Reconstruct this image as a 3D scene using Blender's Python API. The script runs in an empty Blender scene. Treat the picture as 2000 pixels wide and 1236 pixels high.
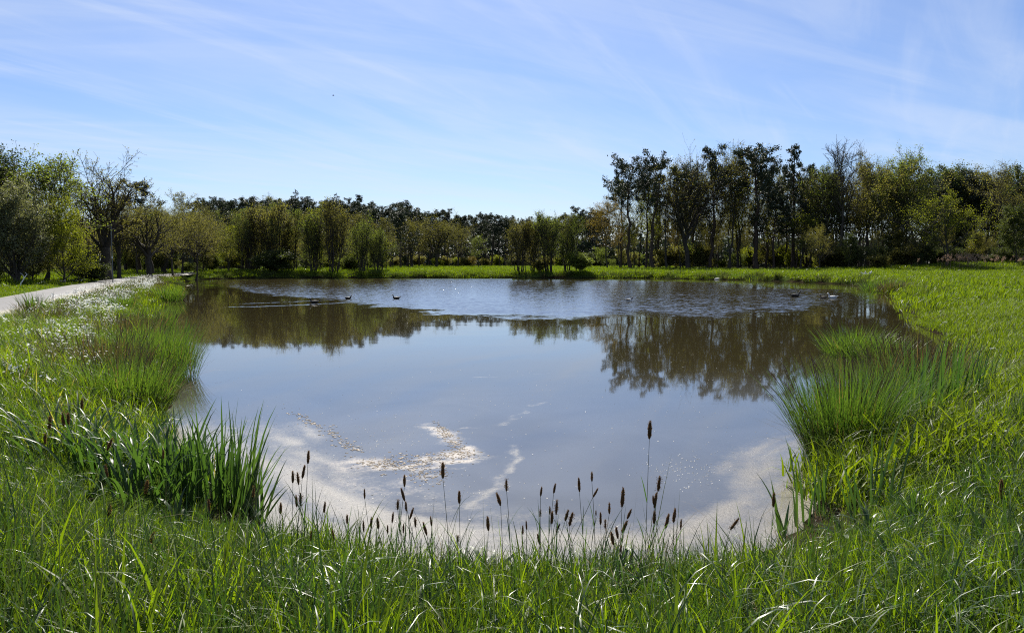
import bpy, math, random
import numpy as np
from mathutils import Vector, Quaternion

# ---------------------------------------------------------------- camera, sky, sun
SC = bpy.context.scene
COL = SC.collection
F = 1570.0; CX = 1000.0; CY = 618.0; PITCH = math.radians(4.05); CAMZ = 2.2
cam_d = bpy.data.cameras.new('camera'); cam = bpy.data.objects.new('camera', cam_d); COL.objects.link(cam)
cam_d.sensor_width = 36.0; cam_d.lens = F / 2000 * 36; cam_d.clip_start = 0.05; cam_d.clip_end = 6000
cam.location = (0, 0, CAMZ); cam.rotation_euler = (math.pi / 2 - PITCH, 0, 0)
SC.camera = cam

SUN_EL = math.radians(43); SUN_AZ = math.radians(-6)      # azimuth from +Y towards +X
sdir = Vector((math.sin(SUN_AZ) * math.cos(SUN_EL), math.cos(SUN_AZ) * math.cos(SUN_EL), math.sin(SUN_EL)))
sun_d = bpy.data.lights.new('sun', 'SUN'); sun = bpy.data.objects.new('sun', sun_d); COL.objects.link(sun)
sun_d.energy = 4.8; sun_d.angle = math.radians(0.53); sun_d.color = (1.0, 0.95, 0.86)
sun.rotation_euler = sdir.to_track_quat('Z', 'Y').to_euler(); sun.location = (0, 60, 60)

W = bpy.data.worlds.new('World'); SC.world = W; W.use_nodes = True
SC.view_settings.view_transform = 'Standard'; SC.view_settings.look = 'None'
SC.view_settings.exposure = 1.0; SC.view_settings.gamma = 1.0; SC.view_settings.use_curve_mapping = False


class NT:
    """small node-tree writer"""
    def __init__(self, nt): self.nt = nt
    def n(self, typ, props=None, **ins):
        nd = self.nt.nodes.new(typ)
        for k, v in (props or {}).items(): setattr(nd, k, v)
        for k, v in ins.items():
            key = int(k[1:]) if k[0] == 'i' and k[1:].isdigit() else k.replace('_', ' ')
            self.put(nd.inputs[key], v)
        return nd
    def put(self, sock, v):
        if isinstance(v, bpy.types.NodeSocket): self.nt.links.new(v, sock)
        elif isinstance(v, bpy.types.Node): self.nt.links.new(v.outputs[0], sock)
        else:
            if hasattr(sock, 'default_value') and sock.type == 'RGBA' and len(v) == 3: v = (*v, 1)
            sock.default_value = v
    def math(self, op, a, b=0.0, c=None, clamp=False):
        kw = dict(i0=a, i1=b)
        if c is not None: kw['i2'] = c
        return self.n('ShaderNodeMath', dict(operation=op, use_clamp=clamp), **kw).outputs[0]
    def mix(self, fac, a, b, blend='MIX'):
        nd = self.nt.nodes.new('ShaderNodeMix'); nd.data_type = 'RGBA'; nd.blend_type = blend
        self.put(nd.inputs[0], fac); self.put(nd.inputs[6], a); self.put(nd.inputs[7], b)
        return nd.outputs[2]
    def ramp(self, fac, lo, hi):
        nd = self.n('ShaderNodeMapRange', dict(interpolation_type='SMOOTHSTEP'), i0=fac, i1=lo, i2=hi)
        return nd.outputs[0]


def build_world():
    W.node_tree.nodes.clear(); t = NT(W.node_tree)
    sky = t.n('ShaderNodeTexSky', dict(sky_type='NISHITA', sun_disc=False, sun_elevation=SUN_EL, sun_rotation=SUN_AZ,
              altitude=300, air_density=1.0, dust_density=0.6, ozone_density=2.6))
    tc = t.n('ShaderNodeTexCoord')
    sep = t.n('ShaderNodeSeparateXYZ', i0=tc.outputs['Generated'])
    zc = t.math('MAXIMUM', sep.outputs[2], 0.0)
    zz = t.math('ADD', zc, 0.10)
    px = t.math('DIVIDE', sep.outputs[0], zz); py = t.math('DIVIDE', sep.outputs[1], zz)
    pl = t.n('ShaderNodeCombineXYZ', i0=px, i1=py, i2=0.0).outputs[0]
    # long thin cirrus streaks, one stretched noise over a broad coverage noise
    def streaks(az, along, across, loc, detail, rough, dist):
        mp = t.n('ShaderNodeMapping', dict(vector_type='TEXTURE'), i0=pl)
        mp.inputs['Location'].default_value = (*loc, 0); mp.inputs['Rotation'].default_value = (0, 0, math.radians(90 - az)); mp.inputs['Scale'].default_value = (along, across, 1)
        return t.n('ShaderNodeTexNoise', i0=mp.outputs[0], Scale=1.0, Detail=detail, Roughness=rough, Distortion=dist)
    n1 = streaks(62, 2.4, 0.55, (0.3, 0.7), 6.0, 0.55, 0.9)
    n2 = streaks(40, 2.6, 1.3, (3.1, 1.7), 6.0, 0.6, 0.6)
    n3 = streaks(30, 1.9, 0.30, (1.2, 4.4), 7.0, 0.56, 1.1)
    a = t.ramp(n1.outputs[0], 0.40, 0.70); b = t.ramp(n2.outputs[0], 0.36, 0.66); c = t.ramp(n3.outputs[0], 0.44, 0.72)
    cov = t.math('ADD', t.math('MULTIPLY', a, 0.55), t.math('MULTIPLY', b, 0.34))
    cov = t.math('ADD', cov, t.math('MULTIPLY', c, 0.4), clamp=True)
    cov = t.math('MULTIPLY', cov, 0.50)
    skyc = t.mix(1.0, sky.outputs[0], SKY_TINT, 'MULTIPLY')
    colr = t.mix(cov, skyc, CLOUD)
    bg = t.n('ShaderNodeBackground', i0=colr, i1=SKY_STRENGTH)
    t.n('ShaderNodeOutputWorld', i0=bg)


SKY_TINT = (0.77, 0.89, 1.15); CLOUD = (7.4, 8.2, 9.8); SKY_STRENGTH = 0.0505
SC.cycles.filter_width = 1.1; SC.cycles.use_denoising = False
SC.cycles.max_bounces = 6; SC.cycles.diffuse_bounces = 3; SC.cycles.glossy_bounces = 3; SC.cycles.transmission_bounces = 4; SC.cycles.caustics_reflective = False; SC.cycles.caustics_refractive = False; SC.cycles.sample_clamp_indirect = 4.0
build_world()

# ---------------------------------------------------------------- pixel <-> world (2000x1236 frame of the photograph)
cp, sp_ = math.cos(PITCH), math.sin(PITCH)
def ray(px, py):
    a, b = (px - CX) / F, (CY - py) / F
    return np.array([a, cp + b * sp_, -sp_ + b * cp])
def at_depth(px, py, Y):
    r = ray(px, py); k = Y / r[1]
    return np.array([r[0] * k, Y, CAMZ + r[2] * k])
def on_plane(px, py, z=0.0):
    r = ray(px, py); k = (z - CAMZ) / r[2]
    return np.array([r[0] * k, r[1] * k, z])
def x_at(px, Y): return at_depth(px, 507, Y)[0]

# ---------------------------------------------------------------- mesh helpers
def mesh(name, V, faces, mats=(), attrs=None, smooth=True):
    V = np.asarray(V, dtype=np.float32).reshape(-1, 3)
    if not isinstance(faces, (list, tuple)): faces = [faces]
    faces = [np.asarray(f, dtype=np.int32) for f in faces if len(f)]
    me = bpy.data.meshes.new(name)
    me.vertices.add(len(V)); me.vertices.foreach_set('co', V.ravel())
    nl = sum(f.size for f in faces); nf = sum(len(f) for f in faces)
    me.loops.add(nl); me.polygons.add(nf)
    me.loops.foreach_set('vertex_index', np.concatenate([f.ravel() for f in faces]))
    tot = np.concatenate([np.full(len(f), f.shape[1], np.int32) for f in faces])
    me.polygons.foreach_set('loop_start', np.concatenate([[0], np.cumsum(tot)[:-1]]).astype(np.int32))
    if smooth: me.polygons.foreach_set('use_smooth', np.ones(nf, bool))
    for k, a in (attrs or {}).items():
        at = me.attributes.new(k, 'FLOAT', 'POINT'); at.data.foreach_set('value', np.asarray(a, np.float32))
    for m in mats: me.materials.append(m)
    me.update(calc_edges=True)
    return me

def link(name, data=None, parent=None, loc=None, rotz=0.0, scale=None, **props):
    o = bpy.data.objects.new(name, data); COL.objects.link(o)
    if parent is not None: o.parent = parent
    if loc is not None: o.location = [float(v) for v in loc]
    if rotz: o.rotation_euler = (0, 0, rotz)
    if scale is not None: o.scale = (scale,) * 3 if np.isscalar(scale) else scale
    for k, v in props.items():
        if v: o[k] = v
    return o

def unit(v): return v / np.maximum(np.linalg.norm(v, axis=-1, keepdims=True), 1e-9)
def smoothstep(a, b, x):
    t = np.clip((x - a) / (b - a), 0, 1); return t * t * (3 - 2 * t)

def tubes(P, R, sides=4, cap=False):
    """N polylines of K points with radii -> verts, quads"""
    P = np.asarray(P, float); R = np.asarray(R, float)
    N, K, _ = P.shape
    T = unit(np.gradient(P, axis=1))
    ref = np.where(np.abs(T[..., 2:3]) > 0.9, np.array([1.0, 0, 0]), np.array([0, 0, 1.0]))
    ref = np.broadcast_to(ref[:, :1], T.shape)
    U = unit(np.cross(T, ref)); Vv = np.cross(T, U)
    a = np.arange(sides) / sides * 2 * np.pi
    ring = P[:, :, None] + R[:, :, None, None] * (np.cos(a)[None, None, :, None] * U[:, :, None] + np.sin(a)[None, None, :, None] * Vv[:, :, None])
    idx = np.arange(N * K * sides).reshape(N, K, sides)
    q = np.stack([idx[:, :-1], np.roll(idx[:, :-1], -1, 2), np.roll(idx[:, 1:], -1, 2), idx[:, 1:]], -1).reshape(-1, 4)
    return ring.reshape(-1, 3), q

class MB:
    def __init__(self): self.V = []; self.F = {3: [], 4: []}; self.A = []; self.n = 0
    def add(self, V, *faces, a=0.5):
        V = np.asarray(V, float).reshape(-1, 3)
        for f in faces:
            f = np.asarray(f, int)
            if len(f): self.F[f.shape[1]].append(f + self.n)
        self.V.append(V); self.A.append(np.broadcast_to(np.asarray(a, float), (len(V),))); self.n += len(V)
        return self
    def mesh(self, name, mats=(), smooth=True):
        fs = [np.concatenate(v) for v in self.F.values() if v]
        return mesh(name, np.concatenate(self.V), fs, mats, dict(rnd=np.concatenate(self.A)), smooth)

# ---------------------------------------------------------------- materials
def new_mat(name):
    m = bpy.data.materials.new(name); m.use_nodes = True; m.node_tree.nodes.clear()
    return m, NT(m.node_tree)

def leaf_mat(name, c1, c2, trans=(2.3, 2.3, 1.15), tfac=0.5, rough=0.6, spec=0.12, hue_var=0.0, tip=None):
    """leaf or blade: per-piece attribute rnd and per-object random move between two colours; lit through from behind"""
    m, t = new_mat(name)
    at = t.n('ShaderNodeAttribute', dict(attribute_name='rnd'))
    oi = t.n('ShaderNodeObjectInfo')
    f = t.math('ADD', t.math('MULTIPLY', at.outputs['Fac'], 0.75), t.math('MULTIPLY', oi.outputs['Random'], 0.3))
    c = t.mix(f, c1, c2)
    if tip is not None:
        f3 = t.math('GREATER_THAN', at.outputs['Fac'], tip[1]); c = t.mix(f3, c, tip[0])
    b = t.n('ShaderNodeBsdfPrincipled', Base_Color=c, Roughness=rough)
    b.inputs['Specular IOR Level'].default_value = spec
    tc = t.mix(1.0, c, trans, 'MULTIPLY')
    tr = t.n('ShaderNodeBsdfTranslucent', Color=tc)
    mx = t.n('ShaderNodeMixShader', i0=tfac, i1=b, i2=tr)
    t.n('ShaderNodeOutputMaterial', i0=mx)
    return m

def plain_mat(name, c1, c2=None, rough=0.8, scale=8.0, bump=0.0, spec=0.3, stretch=None):
    m, t = new_mat(name)
    tc = t.n('ShaderNodeTexCoord')
    vec = tc.outputs['Object']
    if stretch:
        mp = t.n('ShaderNodeMapping', i0=vec); mp.inputs['Scale'].default_value = stretch; vec = mp.outputs[0]
    nz = t.n('ShaderNodeTexNoise', i0=vec, Scale=scale, Detail=6.0, Roughness=0.6)
    col = t.mix(t.ramp(nz.outputs[0], 0.3, 0.7), c1, c2 or c1)
    b = t.n('ShaderNodeBsdfPrincipled', Base_Color=col, Roughness=rough)
    b.inputs['Specular IOR Level'].default_value = spec
    if bump:
        bp = t.n('ShaderNodeBump', Strength=bump, Distance=0.02, Height=nz.outputs[0]); t.put(b.inputs['Normal'], bp)
    t.n('ShaderNodeOutputMaterial', i0=b)
    return m

M = {}
M['grass'] = leaf_mat('grass_blades', (0.024, 0.056, 0.006), (0.118, 0.158, 0.012), trans=(2.15, 2.25, 0.5), tfac=0.52, rough=0.45, spec=0.35, tip=((0.20, 0.17, 0.085), 0.955))
M['meadow'] = leaf_mat('meadow_blades', (0.055, 0.095, 0.008), (0.12, 0.155, 0.014), trans=(1.75, 1.8, 0.35), tfac=0.5, rough=0.5, spec=0.25)
M['rush'] = leaf_mat('rush_stems', (0.026, 0.062, 0.010), (0.084, 0.135, 0.018), tfac=0.36, rough=0.45, spec=0.35, tip=((0.13, 0.085, 0.045), 0.965))
M['rush_brown'] = leaf_mat('faded_rush_stems', (0.034, 0.040, 0.014), (0.085, 0.072, 0.034), tfac=0.22, rough=0.55, spec=0.3, tip=((0.15, 0.095, 0.055), 0.8))
M['dark_grass'] = leaf_mat('bluish_grass_blades', (0.018, 0.045, 0.012), (0.060, 0.095, 0.022), trans=(1.6, 1.7, 0.7), tfac=0.42, rough=0.42, spec=0.4)
M['straw'] = leaf_mat('dead_straw', (0.16, 0.125, 0.065), (0.30, 0.25, 0.15), trans=(1.2, 1.1, .9), tfac=0.35, rough=0.6, spec=0.2)
M['iris'] = leaf_mat('iris_leaves', (0.034, 0.075, 0.020), (0.060, 0.105, 0.026), trans=(1.6, 1.7, 0.7), tfac=0.38, rough=0.40, spec=0.5)
M['seed'] = leaf_mat('foxtail_heads', (0.060, 0.040, 0.022), (0.16, 0.110, 0.058), trans=(2.0, 1.6, 1.0), tfac=0.4, rough=0.8, spec=0.1)
M['stem'] = leaf_mat('foxtail_stems', (0.045, 0.065, 0.022), (0.075, 0.085, 0.035), tfac=0.15, rough=0.5, spec=0.3)
M['leaf_olive'] = leaf_mat('olive_spring_leaves', (0.050, 0.051, 0.015), (0.150, 0.140, 0.042), tfac=0.48)
M['leaf_fresh'] = leaf_mat('fresh_green_leaves', (0.040, 0.058, 0.013), (0.125, 0.150, 0.034), tfac=0.5)
M['leaf_yellow'] = leaf_mat('yellow_green_leaves', (0.07, 0.088, 0.009), (0.175, 0.19, 0.018), tfac=0.52)
M['leaf_silver'] = leaf_mat('silver_green_leaves', (0.075, 0.085, 0.045), (0.14, 0.145, 0.085), tfac=0.36, rough=0.55, spec=0.25)
M['leaf_rust'] = leaf_mat('rusty_spring_leaves', (0.066, 0.048, 0.014), (0.15, 0.11, 0.032), tfac=0.5)
M['leaf_dark'] = leaf_mat('dark_ivy_leaves', (0.02, 0.032, 0.01), (0.07, 0.085, 0.026), tfac=0.36)
M['needle'] = leaf_mat('pine_needles', (0.012, 0.021, 0.014), (0.05, 0.062, 0.034), trans=(1.2, 1.2, .8), tfac=0.22, rough=0.55, spec=0.2)
M['bark'] = plain_mat('dark_bark', (0.035, 0.029, 0.023), (0.075, 0.064, 0.050), 0.9, 3.0, 0.5, 0.15, (4, 4, 0.8))
M['bark_pine'] = plain_mat('pine_bark', (0.040, 0.030, 0.024), (0.085, 0.058, 0.042), 0.9, 3.0, 0.5, 0.15, (4, 4, 0.8))
M['bleached'] = plain_mat('bleached_wood', (0.62, 0.59, 0.53), (0.78, 0.75, 0.69), 0.7, 9.0, 0.3)
M['stone'] = plain_mat('pale_stone', (0.26, 0.25, 0.23), (0.42, 0.41, 0.38), 0.85, 6.0, 0.5)
M['metal'] = plain_mat('grey_galvanised_metal', (0.09, 0.095, 0.10), (0.14, 0.145, 0.15), 0.5, 12.0, 0.0, 0.5)
M['band'] = plain_mat('pale_band', (0.55, 0.56, 0.58), (0.65, 0.65, 0.66), 0.5, 12.0)
M['petal'] = leaf_mat('white_petals', (0.72, 0.73, 0.70), (0.82, 0.82, 0.80), trans=(1, 1, .95), tfac=0.35, rough=0.5)
M['yellow'] = leaf_mat('yellow_petals', (0.70, 0.52, 0.02), (0.80, 0.62, 0.03), trans=(1, 1, .6), tfac=0.3)
M['reed'] = leaf_mat('dry_reed_plumes', (0.22, 0.15, 0.105), (0.36, 0.26, 0.19), trans=(1.2, 1.1, 1), tfac=0.4, rough=0.7, spec=0.2)
M['duck_dark'] = plain_mat('dark_plumage', (0.020, 0.018, 0.016), (0.045, 0.038, 0.032), 0.6, 20)
M['duck_brown'] = plain_mat('brown_plumage', (0.10, 0.075, 0.05), (0.18, 0.14, 0.10), 0.7, 25)
M['duck_white'] = plain_mat('pale_plumage', (0.62, 0.61, 0.58), (0.74, 0.73, 0.70), 0.7, 20)
M['bill'] = plain_mat('bill', (0.20, 0.14, 0.04), (0.26, 0.18, 0.05), 0.5, 20)
M['flake'] = plain_mat('tan_scum', (0.28, 0.22, 0.15), (0.42, 0.34, 0.24), 0.6, 14.0)
M['speck'] = plain_mat('pale_glints', (0.60, 0.58, 0.52), (0.75, 0.73, 0.68), 0.35, 14.0)
M['bark_limb'] = M['bark']

# ---------------------------------------------------------------- pond outline and terrain
SHORE = [(-2.3, 6.7), (-1.6, 5.95), (-0.5, 5.55), (0.6, 5.45), (1.6, 5.6), (2.4, 6.3), (2.9, 7.3), (3.4, 8.3), (4.5, 9.7), (6.6, 12.0), (8.7, 15.0), (10.0, 17.4),
         (11.8, 21.5), (13.6, 26), (15.6, 30.6), (18, 36), (20.6, 41.5), (23.4, 48), (25.4, 54), (27.6, 60), (28.6, 66), (28.9, 72), (26.6, 82), (20, 90.5), (12, 94.6), (0, 95.8),
         (-12, 96), (-24, 95.2), (-31, 92.5), (-34.2, 87), (-32, 78), (-27.6, 65), (-21.5, 50), (-16.7, 37), (-12.0, 26), (-8.8, 19.5), (-6.5, 15.2), (-5.5, 12.6), (-4.9, 10.8), (-4.0, 9.1), (-3.0, 7.7)]
def closed_spline(pts, per=6):
    p = np.array(pts, float); out = []
    for i in range(len(p)):
        a, b, c, d = p[i - 1], p[i], p[(i + 1) % len(p)], p[(i + 2) % len(p)]
        for k in range(per):
            t = k / per
            out.append(0.5 * (2 * b + (c - a) * t + (2 * a - 5 * b + 4 * c - d) * t ** 2 + (3 * b - a - 3 * c + d) * t ** 3))
    return np.array(out)
SH = closed_spline(SHORE)
_r = np.random.default_rng(4)
_nrm = unit(np.stack([np.roll(SH[:, 1], -1) - np.roll(SH[:, 1], 1), -(np.roll(SH[:, 0], -1) - np.roll(SH[:, 0], 1))], 1))
_amp = np.clip(SH[:, 1] / 90, 0.03, 0.6)
SH = SH + _nrm * (_amp * _r.normal(0, 0.6, len(SH)))[:, None]

def seg_dist(x, y, A, B):
    """least distance of points to segments A-B and index"""
    best = np.full(x.shape, 1e18)
    for a, b in zip(A, B):
        d = b - a; L = d @ d + 1e-12
        t = np.clip(((x - a[0]) * d[0] + (y - a[1]) * d[1]) / L, 0, 1)
        q = (x - a[0] - t * d[0]) ** 2 + (y - a[1] - t * d[1]) ** 2
        np.minimum(best, q, out=best)
    return np.sqrt(best)
def pond_sd(x, y):
    """signed distance to the waterline, positive on land"""
    x = np.asarray(x, float); y = np.asarray(y, float); sh = x.shape; x = x.ravel(); y = y.ravel()
    A = SH; B = np.roll(SH, -1, 0)
    d = seg_dist(x, y, A, B)
    ins = np.zeros(x.shape, bool)
    for a, b in zip(A, B):
        c = ((a[1] > y) != (b[1] > y))
        if c.any():
            xi = (b[0] - a[0]) * (y - a[1]) / (b[1] - a[1] + 1e-15) + a[0]
            ins ^= c & (x < xi)
    return np.where(ins, -d, d).reshape(sh)

def vnoise(x, y, seed=0):
    """smooth value noise in numpy"""
    xi = np.floor(x).astype(np.int64); yi = np.floor(y).astype(np.int64); xf = x - xi; yf = y - yi
    def h(a, b):
        n = (a * 374761393 + b * 668265263 + seed * 974634777) & 0x7fffffff
        n = ((n ^ (n >> 13)) * 1274126177) & 0x7fffffff
        return ((n ^ (n >> 16)) & 0xffff) / 65535.0
    u = xf * xf * (3 - 2 * xf); v = yf * yf * (3 - 2 * yf)
    return (h(xi, yi) * (1 - u) + h(xi + 1, yi) * u) * (1 - v) + (h(xi, yi + 1) * (1 - u) + h(xi + 1, yi + 1) * u) * v
def fbm(x, y, seed=0, o=4):
    s = 0; a = 0.5
    for k in range(o): s = s + a * vnoise(x * 2 ** k, y * 2 ** k, seed + k); a *= 0.5
    return s / (1 - 0.5 ** o)

def ground_z(x, y, s=None):
    x = np.asarray(x, float); y = np.asarray(y, float)
    if s is None: s = pond_sd(x, y)
    land = 0.03 + 0.62 * (1 - np.exp(-np.maximum(s, 0) / (1.9 - 0.5 * smoothstep(5, 14, np.hypot(x, y)) - 0.75 * smoothstep(40, 65, y)))) + 0.10 * (fbm(x * 0.35, y * 0.35, 3) - 0.5) * smoothstep(0, 2, s) \
        + 0.25 * (fbm(x * 0.05, y * 0.05, 8) - 0.5) * smoothstep(4, 20, s)
    land = land + 1.15 * np.exp(-((x - 70) / 20) ** 2 - ((y - 106) / 8) ** 2) + 0.45 * smoothstep(30, 75, x) * smoothstep(60, 20, y) * smoothstep(6, 20, s)
    return np.where(s > 0, land, np.maximum(-0.9, s * 0.35 + 0.03))
def gz(x, y): return float(ground_z(np.array([x]), np.array([y]))[0])

def axis(*spans):
    out = []
    for a, b, st in spans: out.append(np.arange(a, b, st))
    return np.concatenate(out)
def grid(xs, ys):
    X, Y = np.meshgrid(xs, ys)
    n, m = len(xs), len(ys)
    i = np.arange(n * m).reshape(m, n)
    q = np.stack([i[:-1, :-1], i[:-1, 1:], i[1:, 1:], i[1:, :-1]], -1).reshape(-1, 4)
    return X.ravel(), Y.ravel(), q

def far_axis(a, b, n): return np.geomspace(a, b, n)
xs = np.concatenate([-far_axis(60, 2500, 14)[::-1], axis((-58, -12, 1.0), (-12, 12, 0.16), (12, 58, 1.0)), far_axis(58, 2500, 14)])
ys = np.concatenate([[-2500, -600, -150, -40, -15, -6], axis((-3, 1, 0.5), (1, 22, 0.16), (22, 115, 0.8)), far_axis(115, 3000, 22)])
gx, gy, gq = grid(xs, ys)
gs = pond_sd(gx, gy); gh = ground_z(gx, gy, gs)

m, t = new_mat('ground_turf_and_mud')
geo = t.n('ShaderNodeNewGeometry')
att = t.n('ShaderNodeAttribute', dict(attribute_name='mud'))
nz = t.n('ShaderNodeTexNoise', i0=geo.outputs[0], Scale=1.7, Detail=8.0, Roughness=0.65)
nf = t.n('ShaderNodeTexNoise', i0=geo.outputs[0], Scale=0.08, Detail=4.0)
g1 = t.mix(t.ramp(nz.outputs[0], 0.35, 0.7), (0.040, 0.070, 0.012), (0.085, 0.125, 0.022))
g1 = t.mix(t.math('MULTIPLY', t.ramp(nf.outputs[0], 0.4, 0.65), 0.5), g1, (0.095, 0.145, 0.020))
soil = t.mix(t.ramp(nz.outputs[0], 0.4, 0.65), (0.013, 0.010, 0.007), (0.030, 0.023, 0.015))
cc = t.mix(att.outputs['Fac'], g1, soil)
b = t.n('ShaderNodeBsdfPrincipled', Base_Color=cc, Roughness=0.9); b.inputs['Specular IOR Level'].default_value = 0.0
bp = t.n('ShaderNodeBump', Strength=0.6, Distance=0.05, Height=nz.outputs[0]); t.put(b.inputs['Normal'], bp)
t.n('ShaderNodeOutputMaterial', i0=b); M['ground'] = m
forest_floor = smoothstep(0.55, 0.8, fbm(gx * 0.02, gy * 0.02, 5)) * 0
mud = np.clip(1 - smoothstep(0.15, 0.7, gs), 0, 1)
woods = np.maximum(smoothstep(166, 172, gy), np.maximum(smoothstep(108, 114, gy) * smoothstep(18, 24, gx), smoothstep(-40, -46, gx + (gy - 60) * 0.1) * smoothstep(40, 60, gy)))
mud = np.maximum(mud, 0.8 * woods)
link('ground', mesh('ground', np.stack([gx, gy, gh], 1), gq, [M['ground']], dict(mud=mud)), kind='structure')

# ---------------------------------------------------------------- road along the left bank
ROAD = [(-6, -14), (-8.6, -2), (-11.5, 10), (-14.6, 19), (-18.4, 29), (-22.6, 40), (-26.8, 52), (-30.3, 63), (-33.6, 75), (-36.2, 86), (-37.4, 96), (-36, 106), (-31, 118), (-25, 130)]
def open_spline(pts, per=8):
    p = np.array(pts, float); p = np.vstack([2 * p[0] - p[1], p, 2 * p[-1] - p[-2]]); out = []
    for i in range(1, len(p) - 2):
        a, b, c, d = p[i - 1:i + 3]
        for k in range(per):
            t = k / per; out.append(0.5 * (2 * b + (c - a) * t + (2 * a - 5 * b + 4 * c - d) * t ** 2 + (3 * b - a - 3 * c + d) * t ** 3))
    out.append(p[-2]); return np.array(out)
rc = open_spline([(x + 0.2, y + 0.1) for x, y in ROAD]); rn = np.gradient(rc, axis=0); rn = unit(np.stack([rn[:, 1], -rn[:, 0]], 1))
def ribbon(offs, lift):
    P = []
    for o in offs:
        q = rc + rn * o; P.append(np.column_stack([q, np.full(len(q), 0.0)]))
    P = np.stack(P, 1); zc = ground_z(rc[:, 0], rc[:, 1])
    zc = np.convolve(np.pad(zc, 8, 'edge'), np.ones(17) / 17, 'valid')
    P[:, :, 2] = zc[:, None] + np.asarray(lift)[None]
    n, k = P.shape[:2]; i = np.arange(n * k).reshape(n, k)
    q = np.stack([i[:-1, :-1], i[:-1, 1:], i[1:, 1:], i[1:, :-1]], -1).reshape(-1, 4)
    return P.reshape(-1, 3), q, np.tile(offs, n)
m, t = new_mat('pale_asphalt')
tc = t.n('ShaderNodeNewGeometry'); off = t.n('ShaderNodeAttribute', dict(attribute_name='off'))
n1 = t.n('ShaderNodeTexNoise', i0=tc.outputs[0], Scale=30.0, Detail=4.0); n2 = t.n('ShaderNodeTexNoise', i0=tc.outputs[0], Scale=0.6, Detail=5.0)
c = t.mix(n1.outputs[0], (0.070, 0.067, 0.067), (0.135, 0.13, 0.13))
c = t.mix(t.math('MULTIPLY', t.ramp(n2.outputs[0], 0.45, 0.7), 0.4), c, (0.20, 0.19, 0.178))
lane = t.math('ABSOLUTE', off.outputs['Fac'])
c = t.mix(t.math('MULTIPLY', t.math('SUBTRACT', 1.0, t.ramp(lane, 0.05, 0.4)), 0.5), c, (0.085, 0.082, 0.078))
edge = t.ramp(t.math('ADD', lane, t.math('MULTIPLY', n2.outputs[0], 0.4)), 1.08, 1.3)
c = t.mix(edge, c, (0.20, 0.18, 0.13))
b = t.n('ShaderNodeBsdfPrincipled', Base_Color=c, Roughness=0.75); t.n('ShaderNodeOutputMaterial', i0=b); M['road'] = m
RW = 1.08
V, q, offs = ribbon(np.array([-RW - 0.3, -RW, -RW * 0.6, -0.4, 0, 0.4, RW * 0.6, RW, RW + 0.3]), [-0.06, 0.045, 0.06, 0.07, 0.075, 0.07, 0.06, 0.045, -0.06])
link('road', mesh('road', V, q, [M['road']], dict(off=offs)), kind='structure')

# ---------------------------------------------------------------- water
wx = np.concatenate([axis((-37, -5.5, 0.55), (-5.5, 5.0, 0.05), (5.0, 31, 0.55))])
wy = np.concatenate([axis((4.6, 15, 0.05), (15, 30, 0.12), (30, 98, 0.4))])
X, Y, q = grid(wx, wy)
cs = pond_sd(X, Y)
def px_line(pts): return np.array([on_plane(*p)[:2] for p in pts])
def line_d(x, y, pts):
    p = px_line(pts); return seg_dist(x, y, p[:-1], p[1:])
# ripples: breeze beyond a ragged line across the pond
edge_px = [(-400, 552), (420, 556), (500, 577), (600, 585), (700, 592), (850, 603), (950, 612), (1050, 619), (1150, 617), (1250, 608), (1400, 612), (1560, 612), (1700, 606), (1780, 597), (2100, 590)]
ep = px_line(edge_px)
eb = np.interp(X / np.maximum(Y, 1), ep[:, 0] / ep[:, 1], ep[:, 1])
wob = (fbm(X * 0.25, Y * 0.22, 11) - 0.5) * 9 + (fbm(X * 0.9, Y * 0.8, 12) - 0.5) * 5
rip = smoothstep(-3.0, 2.2, Y - eb + wob)
for pts, wd in (([(440, 600), (520, 598), (600, 595), (690, 590), (770, 583)], 0.45), ([(480, 593), (560, 590), (640, 586), (700, 582)], 0.4)):
    rip = np.maximum(rip, 0.9 * (1 - smoothstep(wd * 0.5, wd * 1.3, line_d(X, Y, pts))))
lee = smoothstep(0.5, 5.0, -cs) ; right_lee = smoothstep(3.0, 14.0, -cs)
rip = rip * np.where((X > 0) & (Y > 60), 0.35 + 0.65 * right_lee, lee)
# pond scum: a film along the near shore, swirls and drifting streaks
wxn = X + 0.35 * (fbm(X * 1.3, Y * 1.3, 21) - 0.5); wyn = Y + 0.35 * (fbm(X * 1.3, Y * 1.3, 22) - 0.5)
near = (1 - smoothstep(9.5, 12.0, Y))
bandw = 1.15 + 0.9 * smoothstep(0.3, -2.5, X) + 0.25 * smoothstep(1.5, 3.2, X)
film = (1 - smoothstep(0.55, 1.0, -cs / bandw + 0.5 * (fbm(wxn * 0.9, wyn * 1.2, 23) - 0.5))) * near
film *= 0.10 + 1.22 * fbm(-cs * 5 + 0.6 * fbm(wxn, wyn, 31), np.arctan2(X, Y - 12) * 3, 24)
haze_f = (1 - smoothstep(0.6, 2.6, -cs / bandw)) * near * 0.30 * fbm(-cs * 4, np.arctan2(X, Y - 12) * 3, 27)
film = np.maximum(film, haze_f)
wx2 = wxn + 0.22 * (fbm(X * 4.2, Y * 3.2, 61, 3) - 0.5); wy2 = wyn + 0.30 * (fbm(X * 3.4, Y * 3.4, 62, 3) - 0.5)
def streak(pts, w, k=1.0, soft=2.6):
    d = line_d(wx2, wy2, pts); return k * np.exp(-(d / (w * soft * 0.5)) ** 2)
st = np.zeros_like(X)
strand = fbm(wx2 * 3.0 + 2.0 * fbm(X * 1.5, Y * 1.5, 63), wy2 * 9.0, 64)
clump = smoothstep(0.34, 0.60, 0.5 * strand + 0.5 * fbm(X * 9, Y * 9, 25, 3))
def lay(pts, w, k, a_=0.2): 
    global st
    st = np.maximum(st, streak(pts, w, k) * (a_ + (1.15 - a_) * clump))
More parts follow.
